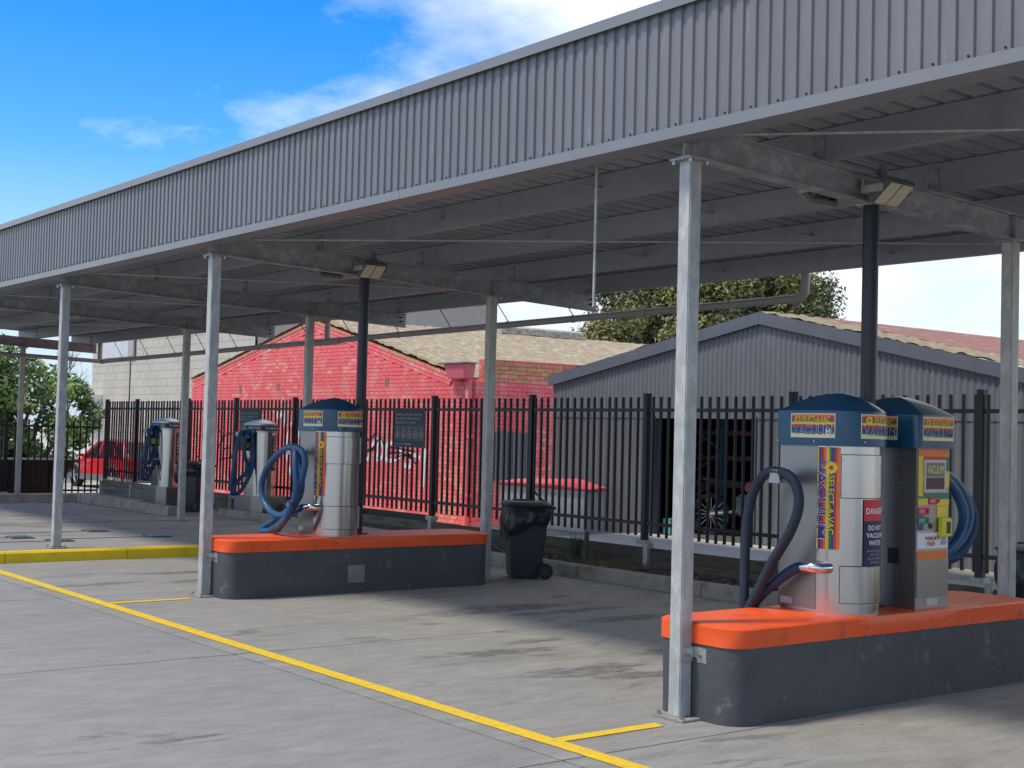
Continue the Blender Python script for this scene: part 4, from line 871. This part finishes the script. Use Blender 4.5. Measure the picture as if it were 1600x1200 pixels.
z = 0.02; row = 0
while z < PZ:
    u = BX0-(row % 2)*BL/2
    while u < BX1-0.01:
        a, b = max(u, BX0), min(u+BL-MJ, BX1)
        lim = min(gt(a), gt(b)) if (b > PX or a < PX) else gt(b)
        lim = min(gt(a), gt(b))-0.20
        if b > EX: lim = 2.44
        if b-a > 0.03 and z+BH-MJ <= lim+0.03: bricks.append(('g', (a+b)/2, z+BH/2, b-a, brick_mat((a+b)/2, z, lim-z+0.14, 0)))
        u += BL
    z += BH; row += 1
z = 0.02; row = 0
while z+BH < 2.87:
    hd = z+2*BH > 2.87
    bl_ = BL/2 if hd else BL; v = BY+0.01-(row % 2)*BL/2
    while v < 9.9:
        a, b = max(v, BY+0.005), min(v+bl_-MJ, 9.9)
        if b-a > 0.03 and (z+BH < 2.47 or b > BY+0.24): bricks.append(('s', (a+b)/2, z+BH/2, b-a, brick_mat((a+b)/2, z, 1, 1)))
        v += bl_
    z += BH; row += 1
# raking courses along both slopes of the gable
bm3 = [redp, redf, tanb]
for sgn, xa, xb, sl2 in ((1, PX, EX-0.1, -0.243), (-1, BX0, PX, 0.20)):
    L_ = math.hypot(xb-xa, (xb-xa)*sl2); ang = math.atan(sl2)
    for c in range(3):
        st_ = BL/2 if c == 0 else BL; t = (c % 2)*0.05
        mbx = MB(); mis = []
        while t < L_-st_:
            x0 = xa+t*math.cos(ang); z0 = gt(xa)+t*math.sin(ang)-(0.01+c*BH)/math.cos(ang)
            ca, sa = math.cos(ang), math.sin(ang); l = st_-MJ; h = BH-MJ
            q = [(x0, z0-h), (x0+l*ca+0*sa, z0-h+l*sa), (x0+l*ca, z0+l*sa), (x0, z0)]
            yo = BY-0.012-(0.012 if c == 0 else 0.004)-R.uniform(0, .002)
            k = 2 if (c == 0 and R.random() < 0.65) else (1 if R.random() < 0.35 else 0)
            mbx.add([(p[0], yo, p[1]) for p in q]+[(p[0], BY+0.10, p[1]) for p in q], [(0,1,2,3),(7,6,5,4),(0,4,5,1),(1,5,6,2),(2,6,7,3),(3,7,4,0)], k)
            t += st_
        tag(mbx.build('raking_course', bm3, gw), kind='stuff')
CAM = Vector((5.5669, -5.5644, 1.6))
def pos(b): return Vector((b[1], BY, b[2])) if b[0] == 'g' else Vector((BX1, b[1], b[2]))
def score(b):
    p = pos(b); d = (p-CAM).length; k = b[3]/d/d*((p-CAM).normalized().dot(Vector((0,1,0)) if b[0] == 'g' else Vector((-1,0,0))))
    if b[2] < 0.6 or (b[0] == 's' and b[1] > 9.75): k *= 0.05
    return -k
bricks.sort(key=score)
BM = {}
def bmesh_(kind, mi, l):
    key = (kind, mi, round(l, 3))
    if key not in BM:
        h = (BH-MJ)/2; hl = l/2
        mbx = MB().box(-hl, hl, -0.012, 0.05, -h, h) if kind == 'g' else MB().box(-0.05, 0.012, -hl, hl, -h, h)
        o = mbx.build('brick', bm3[mi], None); me = o.data; bpy.data.objects.remove(o); BM[key] = me
    return BM[key]
cnt = {'g': 0, 's': 0}; rest = {'g': MB(), 's': MB()}
for b in bricks:
    p = pos(b); off = R.uniform(-0.002, 0.002)
    p = p+Vector((0, off, 0)) if b[0] == 'g' else p+Vector((off, 0, 0))
    if cnt[b[0]] < 290:
        cnt[b[0]] += 1; o = bpy.data.objects.new('brick', bmesh_(b[0], b[4], b[3])); col.objects.link(o); o.parent = gw if b[0] == 'g' else sw; o.location = p
    else:
        h = (BH-MJ)/2; hl = b[3]/2
        if b[0] == 'g': rest['g'].box(p.x-hl, p.x+hl, p.y-0.012, p.y+0.05, p.z-h, p.z+h, b[4])
        else: rest['s'].box(p.x-0.05, p.x+0.012, p.y-hl, p.y+hl, p.z-h, p.z+h, b[4])
tag(rest['g'].build('brick_courses', bm3, gw), kind='stuff'); tag(rest['s'].build('brick_courses', bm3, sw), kind='stuff')
roof_plane('roof_slope', PX, gx(-10.1), BY-0.04, 17.3, lambda x: gt(x)+0.045, roofm, rb, 0.022, nx=70, ny=120)
roof_plane('roof_slope', BX0-0.1, PX, BY-0.04, 17.3, lambda x: gt(x)+0.045, roofm, rb, 0.02)
roof_plane('verge_mortar', PX, gx(-10.3), BY-0.05, BY+0.12, lambda x: gt(x)+0.055, roofy, rb, 0.03, nx=120, ny=4)
rc = MB().loft([[(PX+a, y, PZ+0.10+b) for a, b in ((-0.16, -0.08), (-0.13, 0.06), (0, 0.11), (0.13, 0.06), (0.16, -0.08))] for y in (12.66, 12.8, 13.6, 14.3, 15.06)]).build('ridge_vent', mat('lichen_ridge', (0.42, 0.39, 0.30), 0.95, 0, 0.3, 9, 0.6, 20, coord='Position', c2=(0.2, 0.18, 0.14), c2t=0.56, c2s=10), rb)
for k, (vx, vz) in enumerate(((-21.8, 2.44), (-20.05, 2.46), (-18.8, 2.48), (-15.8, 2.51), (-23.2, 2.44))):
    vb = MB().box(vx-0.07, vx+0.07, BY-0.022, BY-0.010, vz-0.075, vz+0.075).build('air_vent', mat('vent_clay', (0.50, 0.22, 0.19), 0.8, 0, 0.2, 20), gw)
    for q in range(4): box('vent_slot', P_dk, vb, vx-0.045, vx+0.045, BY-0.0235, BY-0.0215, vz-0.045+q*0.027, vz-0.035+q*0.027)
# rainhead and downpipe at the corner, grey sheeted window
MB().loft([[(gx(-10.33), BY-0.22, 2.51), (BX1-0.03, BY-0.22, 2.51), (BX1-0.03, BY-0.02, 2.51), (gx(-10.33), BY-0.02, 2.51)], [(gx(-10.38), BY-0.27, 2.755), (BX1+0.03, BY-0.27, 2.755), (BX1+0.03, BY-0.02, 2.755), (gx(-10.38), BY-0.02, 2.755)]]).build('rainhead', pinkp, rb, bevel=0.008)
MB().box(gx(-10.5), BX1+0.05, BY-0.30, BY-0.01, 2.76, 2.785).build('rainhead_flashing', mat('lead_flashing', (0.16, 0.16, 0.18), 0.6), rb)
MB().box(BX1-0.15, BX1-0.04, BY-0.11, BY-0.02, 0.0, 2.51).build('downpipe', redp, rb, bevel=0.01)
for zq in (0.5, 1.5): box('pipe_clip', pinkp, rb, BX1-0.19, BX1+0.01, BY-0.12, BY-0.018, zq, zq+0.06)
wn = MB().box(BX1+0.014, BX1+0.03, 8.31, 9.20, 0.78, 1.62).build('window_sheet', shedm, rb)
for q in range(9): box('sheet_rib', shedm, wn, BX1+0.03, BX1+0.045, 8.33+q*0.096, 8.37+q*0.096, 0.785, 1.615)
# graffiti: flat paint strokes on the wall
def stroke(name, pts, wd, m):
    P = spline(pts, 0.03); vs = []
    for i, p in enumerate(P):
        t = (P[min(i+1, len(P)-1)]-P[max(i-1, 0)]).normalized(); n__ = Vector((-t.z, 0, t.x))*wd
        vs += [(p.x+n__.x, BY-0.0165, p.z+n__.z), (p.x-n__.x, BY-0.0165, p.z-n__.z)]
    return MB().add(vs, [(2*i, 2*i+1, 2*i+3, 2*i+2) for i in range(len(P)-1)]).build(name, m, gw, recalc=False)
G = lambda L_: [(gx(x), 0, gz(z)) for x, z in L_]
for L_ in ([(-12.81,1.19),(-12.68,1.14),(-12.62,1.31),(-12.44,1.46),(-12.4,1.26),(-12.44,1.15),(-12.29,1.17),(-12.25,1.32),(-12.37,1.46)], [(-11.93,1.4),(-12.13,1.39),(-12.18,1.26),(-12.14,1.14),(-11.92,1.15),(-11.76,1.22),(-11.78,1.33)],
           [(-11.67,1.28),(-11.69,1.15),(-11.59,1.05),(-11.49,1.07),(-11.47,1.2),(-11.57,1.25),(-11.34,1.23),(-11.22,1.2)], [(-11.1,1.34),(-11.12,1.07),(-11.13,0.77)], [(-15.73,1.88),(-15.7,1.76),(-15.48,1.88),(-15.51,1.6)], [(-15.23,1.7),(-15.35,1.44),(-15.37,1.2),(-15.28,0.98),(-15.17,0.78)], [(-14.75,1.85),(-14.95,1.5),(-14.7,1.2),(-14.9,0.8)]):
    stroke('white_graffiti', G(L_), 0.038, sprayw)
for L_ in ([(-12.82,1.43),(-12.62,1.46),(-12.52,1.53),(-12.52,1.31),(-12.74,1.27),(-12.54,1.33),(-12.34,1.48),(-12.23,1.3),(-12.26,1.15)], [(-12.06,1.34),(-11.83,1.33),(-11.38,1.29)], [(-12.06,1.26),(-11.76,1.26),(-11.4,1.19)], [(-11.92,1.18),(-11.6,1.23),(-11.34,1.11)],
           [(-18.03,1.52),(-17.86,1.37),(-18.01,1.24),(-18.04,1.17)], [(-17.86,1.39),(-17.58,1.47),(-17.38,1.45)], [(-17.99,0.97),(-17.75,1.0),(-17.35,1.03)], [(-17.83,1.07),(-17.8,1.16),(-17.64,1.2),(-17.52,1.15),(-17.47,1.01)]):
    o = stroke('black_graffiti', G(L_), 0.015, sprayk); o.data.transform(Matrix.Translation((0, -0.002, 0)))
# cream cabinet with red lid beside the wall
cb = empty('cabinet', (-9.0, 6.4, 0.305), label='white timber cabinet with sloping red lid behind the wheelie bin', cat='cabinet')
for k in range(8): MB().box(-0.92+k*0.23+0.003, -0.92+(k+1)*0.23-0.003, -0.17, -0.15, 0.03, 0.54).build('board', whitep, cb)
MB().box(-0.93, 0.93, -0.15, 0.16, 0.0, 0.55).build('carcass', whitep, cb)
MB().box(-0.94, 0.94, -0.18, -0.171, 0.50, 0.555).build('trim_board', whitep, cb); MB().box(0.932, 0.945, -0.17, 0.16, 0.0, 0.55).build('end_board', mat('cabinet_end', (0.5, 0.47, 0.43), 0.8, 0, 0.2, 5), cb)
MB().loft([[(-0.98, -0.22, 0.56), (-0.98, 0.18, 0.56), (-0.98, 0.18, 0.64), (-0.98, -0.22, 0.60)], [(0.4, -0.22, 0.56), (0.4, 0.18, 0.56), (0.4, 0.18, 0.70), (0.4, -0.22, 0.61)], [(0.98, -0.22, 0.56), (0.98, 0.18, 0.56), (0.98, 0.18, 0.60), (0.98, -0.22, 0.575)]]).build('lid', mat('red_lid', (0.68, 0.09, 0.11), 0.55, 0, 0.12, 6), cb, bevel=0.006)
# signs on the fence
for X, lb in ((-10.85, 'slate rubbish notice with five icons on the fence, beside the red corner pipe'), (-15.88, 'slate rubbish notice on the fence behind the far turbo vacuum')):
    e = empty('sign', (X, 5.262, 1.36), label=lb, cat='sign', group='rubbish notices on the fence')
    MB().box(-0.40, 0.40, -0.006, 0.006, 0, 0.53).build('board', signm, e)
    f = lambda s, z, d=0: Vector((s, -0.006-d, z))
    p_rect(f, -0.395, 0.395, 0.095, 0.32, 0.001, signb, 'icon_panel', e)
    tx = MB()
    for t, a, b, zq in (('DUMPING OF NON VEHICLE', -0.375, 0.32, 0.455), ('RELATED RUBBISH WILL BE', -0.375, 0.28, 0.398), ('REPORTED TO THE EPA', -0.375, 0.17, 0.341)): p_text(f, t, a, b, zq, zq+0.036, 0.002, P_grey, e, 0.015)
    for k in range(5):
        x = -0.31+k*0.155
        ic = MB()
        for q in range(16):
            a0, a1 = q*math.pi/8, (q+1)*math.pi/8
            ic.add([f(x+0.052*math.cos(a0), 0.185+0.052*math.sin(a0), .002), f(x+0.052*math.cos(a1), 0.185+0.052*math.sin(a1), .002), f(x+0.041*math.cos(a1), 0.185+0.041*math.sin(a1), .002), f(x+0.041*math.cos(a0), 0.185+0.041*math.sin(a0), .002)], [(0,1,2,3)])
        s_ = 0.02; shp = ([(-s_,-s_),(s_,-s_),(s_,s_),(-s_,s_)], [(-s_,-s_),(s_,-s_),(0,s_)], [(-.006,-s_),(.006,-s_),(.006,s_),(-.006,s_)], [(-s_,0),(0,-s_),(s_,0),(0,s_)], [(-s_,-.008),(s_,-.008),(s_,.008),(-s_,.008)])[k]
        ic.add([f(x+p, 0.185+q, .002) for p, q in shp], [tuple(range(len(shp)))])
        ic.build('icon', P_pink, e, recalc=False)
        p_rect(f, x-0.05, x+0.05, 0.275, 0.287, 0.002, P_lite, 'icon_caption', e); p_rect(f, x-0.035, x+0.035, 0.258, 0.268, 0.002, P_lite, 'icon_caption', e)
    p_rect(f, -0.375, -0.15, 0.04, 0.056, 0.002, P_lite, 'footer_text', e); p_rect(f, -0.12, 0.06, 0.04, 0.056, 0.002, P_grey, 'footer_text', e)
    for s, z in ((-0.385, 0.515), (0.385, 0.515), (-0.385, 0.015), (0.385, 0.015)): MB().cyl((s, -0.006, z), (s, -0.011, z), 0.008, n=8).build('fixing', steeld, e)

# ------------------------------------------------------------------ far block building
fb = empty('block_building', (0, 0, 0), label='tall pale concrete block building behind the hedge and red gable', cat='building')
mortb = mat('block_joint', (0.43, 0.40, 0.335), 0.9, coord='Position')
box('wall_core', mortb, fb, -52.3, -37, 16.02, 26, 0, 6.9)
BW, BHt = 0.62, 0.31; mbk2 = MB(); r0 = 0; z = 0.0
while z < 6.85:
    x = -52.3-(r0 % 2)*BW/2
    while x < -37:
        a, b = max(x, -52.3), min(x+BW-0.012, -37)
        if b-a > 0.05 and not (a < -47.95 < b and False): mbk2.box(a, b, 16.0+R.uniform(0, .008), 16.1, z, min(z+BHt-0.012, 6.9), R.choice((0, 0, 1)))
        x += BW
    z += BHt; r0 += 1
tag(mbk2.build('block_courses', [blockm, mat('pale_blockwork_b', (0.445, 0.415, 0.345), 0.85, 0, 0.12, 0.5, coord='Position')], fb), kind='stuff')
box('control_joint', P_dk, fb, -48.04, -47.98, 15.97, 15.995, 0, 6.85)
shade(corr('metal_cladding', -50.9, -48.1, 4.35, 6.7, 15.93, mat('white_cladding', (0.60, 0.61, 0.61), 0.5), fb, 0.24, 0.03))
box('cladding_corner', pvc, fb, -48.1, -47.5, 15.88, 15.96, 4.35, 6.7)
MB().box(-52.6, -51.0, 15.2, 16.0, 2.62, 2.8).box(-52.5, -51.1, 15.3, 16.0, 2.3, 2.62).build('awning', whitep, fb)
box('roof_edge', trim, fb, -52.4, -36.9, 15.9, 26.1, 6.9, 7.0)

# ------------------------------------------------------------------ red car
def car(X, Y, Z, rz, label):
    e = empty('car', (X, Y, Z), rz, label, 'car')
    # x forward; length 3.5, width 1.40 (site units)
    L0, L1, hw = -1.72, 1.78, 0.70
    def sec(x, zb, zt, w, c=0.06):
        return [(x, -w+c, zb), (x, w-c, zb), (x, w, zb+c), (x, w+0.01, (zb+zt)/2), (x, w-0.03, zt-c), (x, w-0.10, zt), (x, -w+0.10, zt), (x, -w+0.03, zt-c), (x, -w-0.01, (zb+zt)/2), (x, -w, zb+c)]
    MB().loft([sec(-1.72, 0.30, 0.78, 0.60), sec(-1.66, 0.22, 0.80, 0.67), sec(-1.2, 0.20, 0.80, 0.69), sec(-0.4, 0.20, 0.79, 0.70), sec(0.5, 0.20, 0.78, 0.70), sec(0.85, 0.20, 0.765, 0.69), sec(1.45, 0.21, 0.68, 0.67), sec(1.68, 0.24, 0.60, 0.62), sec(1.78, 0.30, 0.52, 0.52)]).build('body', redcar, e, smooth=True)
    def cab(x, z, w): return [(x, -w, z), (x, w, z)]
    # roof shell with pillars (greenhouse narrower at the top)
    G_ = [(-1.60, 0.78, 0.62), (-1.32, 1.19, 0.52), (-0.6, 1.25, 0.53), (0.05, 1.22, 0.53), (0.80, 0.775, 0.62)]
    mb_ = MB(); ringT = [[(x, -w, z), (x, w, z)] for x, z, w in G_]
    roof = [(-1.32, 1.19, 0.52), (-0.6, 1.25, 0.53), (0.05, 1.22, 0.53)]
    MB().loft([[(x, -w, z-0.05), (x, -w+0.06, z), (x, w-0.06, z), (x, w, z-0.05)] for x, z, w in roof]).build('roof', redcar, e, smooth=True)
    for s in (-1, 1):
        pil = MB()
        for (xa, za, wa), (xb, zb, wb) in (((-1.58, 0.78, 0.63), (-1.32, 1.15, 0.52)), ((-1.02, 0.78, 0.66), (-0.95, 1.18, 0.53)), ((-0.18, 0.78, 0.66), (-0.2, 1.19, 0.53)), ((0.76, 0.77, 0.64), (0.05, 1.18, 0.53))):
            pil.tube([(xa, s*wa, za), (xb, s*wb, zb)], 0.04, 6)
        pil.build('pillar', redcar, e)
        for xa, xb, xc, xd in ((-1.50, -1.06, -0.98, -1.28), (-0.99, -0.22, -0.23, -0.92), (-0.14, 0.66, 0.06, -0.17)):
            MB().add([(xa, s*0.645, 0.785), (xb, s*0.645, 0.785), (xc, s*0.535, 1.16), (xd, s*0.535, 1.16)], [(0,1,2,3)]).build('side_window', glassd, e)
        MB().box(-1.6, 1.55, min(s*0.69, s*0.72), max(s*0.69, s*0.72), 0.20, 0.36).build('sill_cladding', clad, e, bevel=0.01)
        for x in (-0.5, 0.25): box('door_handle', redcar, e, x-0.06, x+0.06, min(s*0.705, s*0.725), max(s*0.705, s*0.725), 0.64, 0.665)
        MB().box(0.55, 0.65, min(s*0.70, s*0.80), max(s*0.70, s*0.80), 0.78, 0.86).build('mirror', redcar, e, bevel=0.02)
        for x in (-1.08, 1.08):
            ar = []
            for k in range(13):
                a = math.pi*k/12; ar.append((x+0.32*math.cos(a), s*0.705, 0.27+0.32*math.sin(a)))
            MB().tube(ar, 0.03, 6).build('wheel_arch', clad, e)
            wh = MB().cyl((x, s*0.56, 0.265), (x, s*0.715, 0.265), 0.265, n=28).build('wheel', rubber, e, smooth=True)
            rm = MB().cyl((x, s*0.716, 0.265), (x, s*0.722, 0.265), 0.175, n=24)
            rm.build('rim', blackp, wh)
            sp = MB()
            for k in range(5):
                a = k*2*math.pi/5+0.3; sp.cyl((x, s*0.725, 0.265), (x+0.17*math.cos(a), s*0.725, 0.265+0.17*math.sin(a)), 0.028, 0.022, n=6)
            sp.build('spokes', alum, wh)
        MB().box(-1.745, -1.60, min(s*0.42, s*0.64), max(s*0.42, s*0.64), 0.60, 0.76).build('tail_light', mat('tail_lamp_red', (0.35, 0.01, 0.015), 0.15, coat=0.6), e, bevel=0.02)
    MB().add([(-1.615, -0.54, 0.80), (-1.615, 0.54, 0.80), (-1.35, 0.46, 1.16), (-1.35, -0.46, 1.16)], [(0,1,2,3)]).build('rear_window', glassd, e)
    MB().add([(0.80, -0.57, 0.785), (0.80, 0.57, 0.785), (0.09, 0.47, 1.19), (0.09, -0.47, 1.19)], [(3,2,1,0)]).build('windscreen', glassd, e)
    MB().box(-1.60, 0.75, -0.60, 0.60, 0.60, 0.78).build('cabin_floor', dark, e)
    MB().box(-1.78, -1.55, -0.66, 0.66, 0.20, 0.42).build('rear_bumper', clad, e, bevel=0.03); MB().box(1.60, 1.82, -0.55, 0.55, 0.2, 0.42).build('front_bumper', clad, e, bevel=0.03)
    MB().box(-1.755, -1.735, -0.22, 0.22, 0.56, 0.66).build('number_plate', P_white, e)
    return e
car(-28.0, 7.75, -0.05, rad(180+4), 'red hatchback parked beyond the far end of the fence')
# dark skip beyond the side fence
sk = empty('skip', (-24.3, 3.0, -0.05), label='dark steel skip bin behind the far side fence', cat='skip')
tk = mat('skip_steel', (0.03, 0.024, 0.022), 0.7, 0.2, 0.3, 3, 0.3, 20, c2=(0.10, 0.045, 0.025), c2t=0.60, c2s=3)
MB().loft([[(-0.6, -1.6, 0.0), (0.6, -1.6, 0.0), (0.6, 1.55, 0.0), (-0.6, 1.55, 0.0)], [(-0.75, -1.9, 0.78), (0.75, -1.9, 0.78), (0.75, 1.98, 0.78), (-0.75, 1.98, 0.78)]]).build('hull', tk, sk)
for y in (-1.5, -0.9, -0.3, 0.3, 0.9, 1.5): MB().add([(0.605, y-0.04, 0.02), (0.605, y+0.04, 0.02), (0.752, y+0.04, 0.76), (0.752, y-0.04, 0.76), (0.65, y-0.04, 0.02), (0.65, y+0.04, 0.02), (0.795, y+0.04, 0.76), (0.795, y-0.04, 0.76)], [(0,1,2,3),(7,6,5,4),(0,4,5,1),(1,5,6,2),(2,6,7,3),(3,7,4,0)]).build('side_rib', tk, sk)
MB().box(-0.82, 0.82, -1.97, 2.04, 0.78, 0.83).build('rim', tk, sk)

# ------------------------------------------------------------------ vegetation
def leaf(mb, p, nrm, l, wd, mi):
    t = nrm.orthogonal().normalized(); t.rotate(Matrix.Rotation(R.uniform(0, 6.28), 3, nrm)); b = nrm.cross(t)
    mb.add([p-t*l, p+b*wd-nrm*l*0.12, p+t*l, p-b*wd-nrm*l*0.12], [(0,1,2,3)], mi)
def rvec():
    while True:
        v = Vector((R.uniform(-1,1), R.uniform(-1,1), R.uniform(-1,1)))
        if 0.05 < v.length < 1: return v
def foliage(clumps, per, l, wd, nm=3, shell=0.55, up=0.35):
    mb = MB()
    for c, r in clumps:
        c = Vector(c); k = R.randrange(nm); n_ = int(per*r*r)
        for _ in range(n_):
            v = rvec(); v = v.normalized()*(shell+(1-shell)*R.random())
            p = c+Vector((v.x, v.y, v.z*0.85))*r
            nr = (v*0.8+rvec()*0.7+Vector((0, 0, up))).normalized(); s = R.uniform(0.6, 1.25)
            leaf(mb, p, nr, l*s, wd*s, k if R.random() < 0.7 else R.randrange(nm))
    return mb
LM = [mat('leaf_mid', (0.13, 0.24, 0.045), 0.5, 0, 0.3, 3, coord='Position'), mat('leaf_light', (0.24, 0.36, 0.085), 0.5, 0, 0.3, 3, coord='Position'), mat('leaf_deep', (0.05, 0.11, 0.025), 0.5, 0, 0.3, 3, coord='Position')]
PM = [mat('conifer_mid', (0.15, 0.16, 0.045), 0.6, 0, 0.3, 3, coord='Position'), mat('conifer_olive', (0.26, 0.24, 0.07), 0.6, 0, 0.3, 3, coord='Position'), mat('conifer_deep', (0.05, 0.065, 0.025), 0.6, 0, 0.3, 3, coord='Position')]
bark = mat('bark', (0.10, 0.08, 0.06), 0.9, 0, 0.3, 8, 0.6, 20)
def trunk(base, tips, r0, parent, name='trunk'):
    mb = MB(); b = Vector(base)
    for t in tips:
        t = Vector(t); m = b.lerp(t, 0.45)+Vector((R.uniform(-.3, .3), R.uniform(-.3, .3), 0.2))
        mb.tube(spline([b, m, t], 0.25), lambda q: r0*(1-0.85*q), 8)
    return mb.build(name, bark, parent, smooth=True)
# big leafy shrub beyond the side fence
def leafy(name, label, base, size, n, leafsize, mats, per=260):
    e = empty(name, base, label=label, cat='tree'); cl = []
    for _ in range(n):
        v = rvec(); cl.append(((v.x*size[0], v.y*size[1], size[2]*(0.52+0.46*v.z)), R.uniform(0.45, 0.85)*min(size)*0.32))
    trunk((0, 0, 0), [c for c, r in cl[:8]], 0.14, e)
    foliage(cl, per, leafsize, leafsize*0.5).build('crown', mats, e, recalc=False)
    return e
leafy('tree', 'bright green leafy tree beyond the side fence at the left edge', (-33.5, 3.9, -0.05), (2.7, 3.0, 4.7), 110, 0.09, LM, 800)
leafy('tree', 'rounded green shrub beside the red car behind the side fence', (-34.6, 7.6, -0.05), (1.8, 1.8, 3.6), 70, 0.09, LM, 900)
leafy('tree', 'green leafy tree behind the skip at the far left', (-33.5, 0.4, -0.05), (2.6, 2.6, 4.6), 80, 0.09, LM, 800)
# bare twiggy tree over it
tw = empty('bare_tree', (-36.0, 9.2, -0.05), label='bare twiggy tree between the green shrub and block building', cat='tree')
def twigs(mb, p, d, l, r, depth):
    if depth == 0: return
    q = p+d*l; mb.tube([p, p.lerp(q, 0.5)+rvec()*l*0.06, q], lambda t: r*(1-0.4*t), 5)
    for _ in range(3 if depth > 2 else 4): twigs(mb, p.lerp(q, R.uniform(0.5, 1)), (d+rvec()*0.75+Vector((0,0,.08))).normalized(), l*R.uniform(0.55, 0.75), r*0.55, depth-1)
mbt = MB(); twigs(mbt, Vector((0, 0, 0)), Vector((0.05, 0, 1)), 1.9, 0.06, 5); mbt.build('branches', mat('grey_bark', (0.16, 0.14, 0.12), 0.9), tw)
tw2 = empty('bare_tree', (-3.2, 16, 0.1), label='bare twiggy tree behind the rusty roof at the right edge', cat='tree')
mbt = MB(); twigs(mbt, Vector((0, 0, 0)), Vector((0.02, 0, 1)), 2.0, 0.08, 5); mbt.build('branches', MATS['grey_bark'], tw2)
# dark conifer behind the buildings
cf_ = empty('conifer', (-28.1, 29, 0), label='large dark conifer rising behind the grey shed roof', cat='tree')
cl = []
for _ in range(330):
    v = rvec(); v = v.normalized()*(0.50+0.50*R.random()); z = 5.4+v.z*3.0
    cl.append(((v.x*5.5, v.y*3.6, z), R.uniform(0.5, 1.0)))
trunk((0, 0, 0), [c for c, r in cl[:12]], 0.35, cf_)
foliage(cl, 560, 0.095, 0.042, 3, 0.35).build('crown', PM, cf_, recalc=False)
# tussock by the bin
gr = empty('grass_tussock', (-6.62, 4.85, 0.115), label='green grass tussock in the mulch beside the wheelie bin', cat='plant')
mbg = MB()
for _ in range(170):
    a = R.uniform(0, 6.28); o = R.uniform(0, 0.07); l = R.uniform(0.22, 0.42); ln = R.uniform(0.03, 0.32)*l*1.5; ca, sa = math.cos(a), math.sin(a); wd_ = 0.004
    P = [Vector((ca*(o+ln*t*t), sa*(o+ln*t*t), l*(t-0.32*t*t*(ln/l)))) for t in (0, .3, .6, .85, 1)]; vs = []
    for i, p in enumerate(P):
        q = wd_*(1-i/4.2); vs += [p+Vector((-sa*q, ca*q, 0)), p-Vector((-sa*q, ca*q, 0))]
    mbg.add(vs, [(2*i, 2*i+1, 2*i+3, 2*i+2) for i in range(4)], R.choice((0, 0, 1)))
mbg.build('blades', [mat('tussock_green', (0.035, 0.085, 0.03), 0.6), mat('tussock_dry', (0.17, 0.15, 0.07), 0.7)], gr, recalc=False)
MB().box(0.13, 0.17, 0.02, 0.06, 0, 0.36).build('stake', timber, gr)
mbg = MB()
for _ in range(420):
    x = R.uniform(-6.6, -5.3); y = R.uniform(4.62, 5.1); a = R.uniform(-0.6, 0.6)+R.choice((0, math.pi)); l = R.uniform(0.1, 0.28); ca, sa = math.cos(a), math.sin(a); h = R.uniform(0.01, 0.07)
    mbg.add([(x, y, .118), (x+0.003, y+.003, .118), (x+ca*l*.5+.003, y+sa*l*.5, .12+h), (x+ca*l*.5, y+sa*l*.5, .12+h), (x+ca*l, y+sa*l, .12)], [(0,1,2,3), (3,2,4)])
tag(mbg.build('dry_grass', MATS['tussock_dry'], recalc=False), 'dry straw coloured grass lying over the mulch bed', 'grass', kind='stuff')
# steel plates and channels let into the raised slab
for i, (x, y, lb) in enumerate(((-11.85, 0.07, 'steel drain plate in the raised slab, nearest the left edge'), (-11.25, -0.0 +0.02+0.35, 'steel drain plate in the raised slab beside the third post'), (-12.6, 1.33, 'steel drain plate in the raised slab, farthest from the yellow kerb'), (-11.5, 1.75, 'steel drain plate in the raised slab, nearest the farther island'))):
    e = empty('drain_plate', (x, y, 0.12), label=lb, cat='drain', group='drain plates in the raised slab')
    MB().box(-0.16, 0.16, -0.14, 0.14, 0.0, 0.012).build('frame', mat('dark_steel_plate', (0.09, 0.09, 0.09), 0.6, 0.3, 0.25, 20), e, bevel=0.003)
    for k in range(6): box('bar', steeld, e, -0.14, 0.14, -0.12+k*0.042, -0.10+k*0.042, 0.012, 0.02)
    box('channel', mat('slot_dark', (0.03, 0.03, 0.03), 0.8), e, -0.02, 0.02, -1.3, -0.15, 0.001, 0.004)

# ------------------------------------------------------------------ real size: one site unit is 1.25 m
for o in list(bpy.data.objects):
    if o.parent is None and o.type in ('MESH', 'EMPTY'):
        o.location = o.location*S; o.scale = o.scale*S
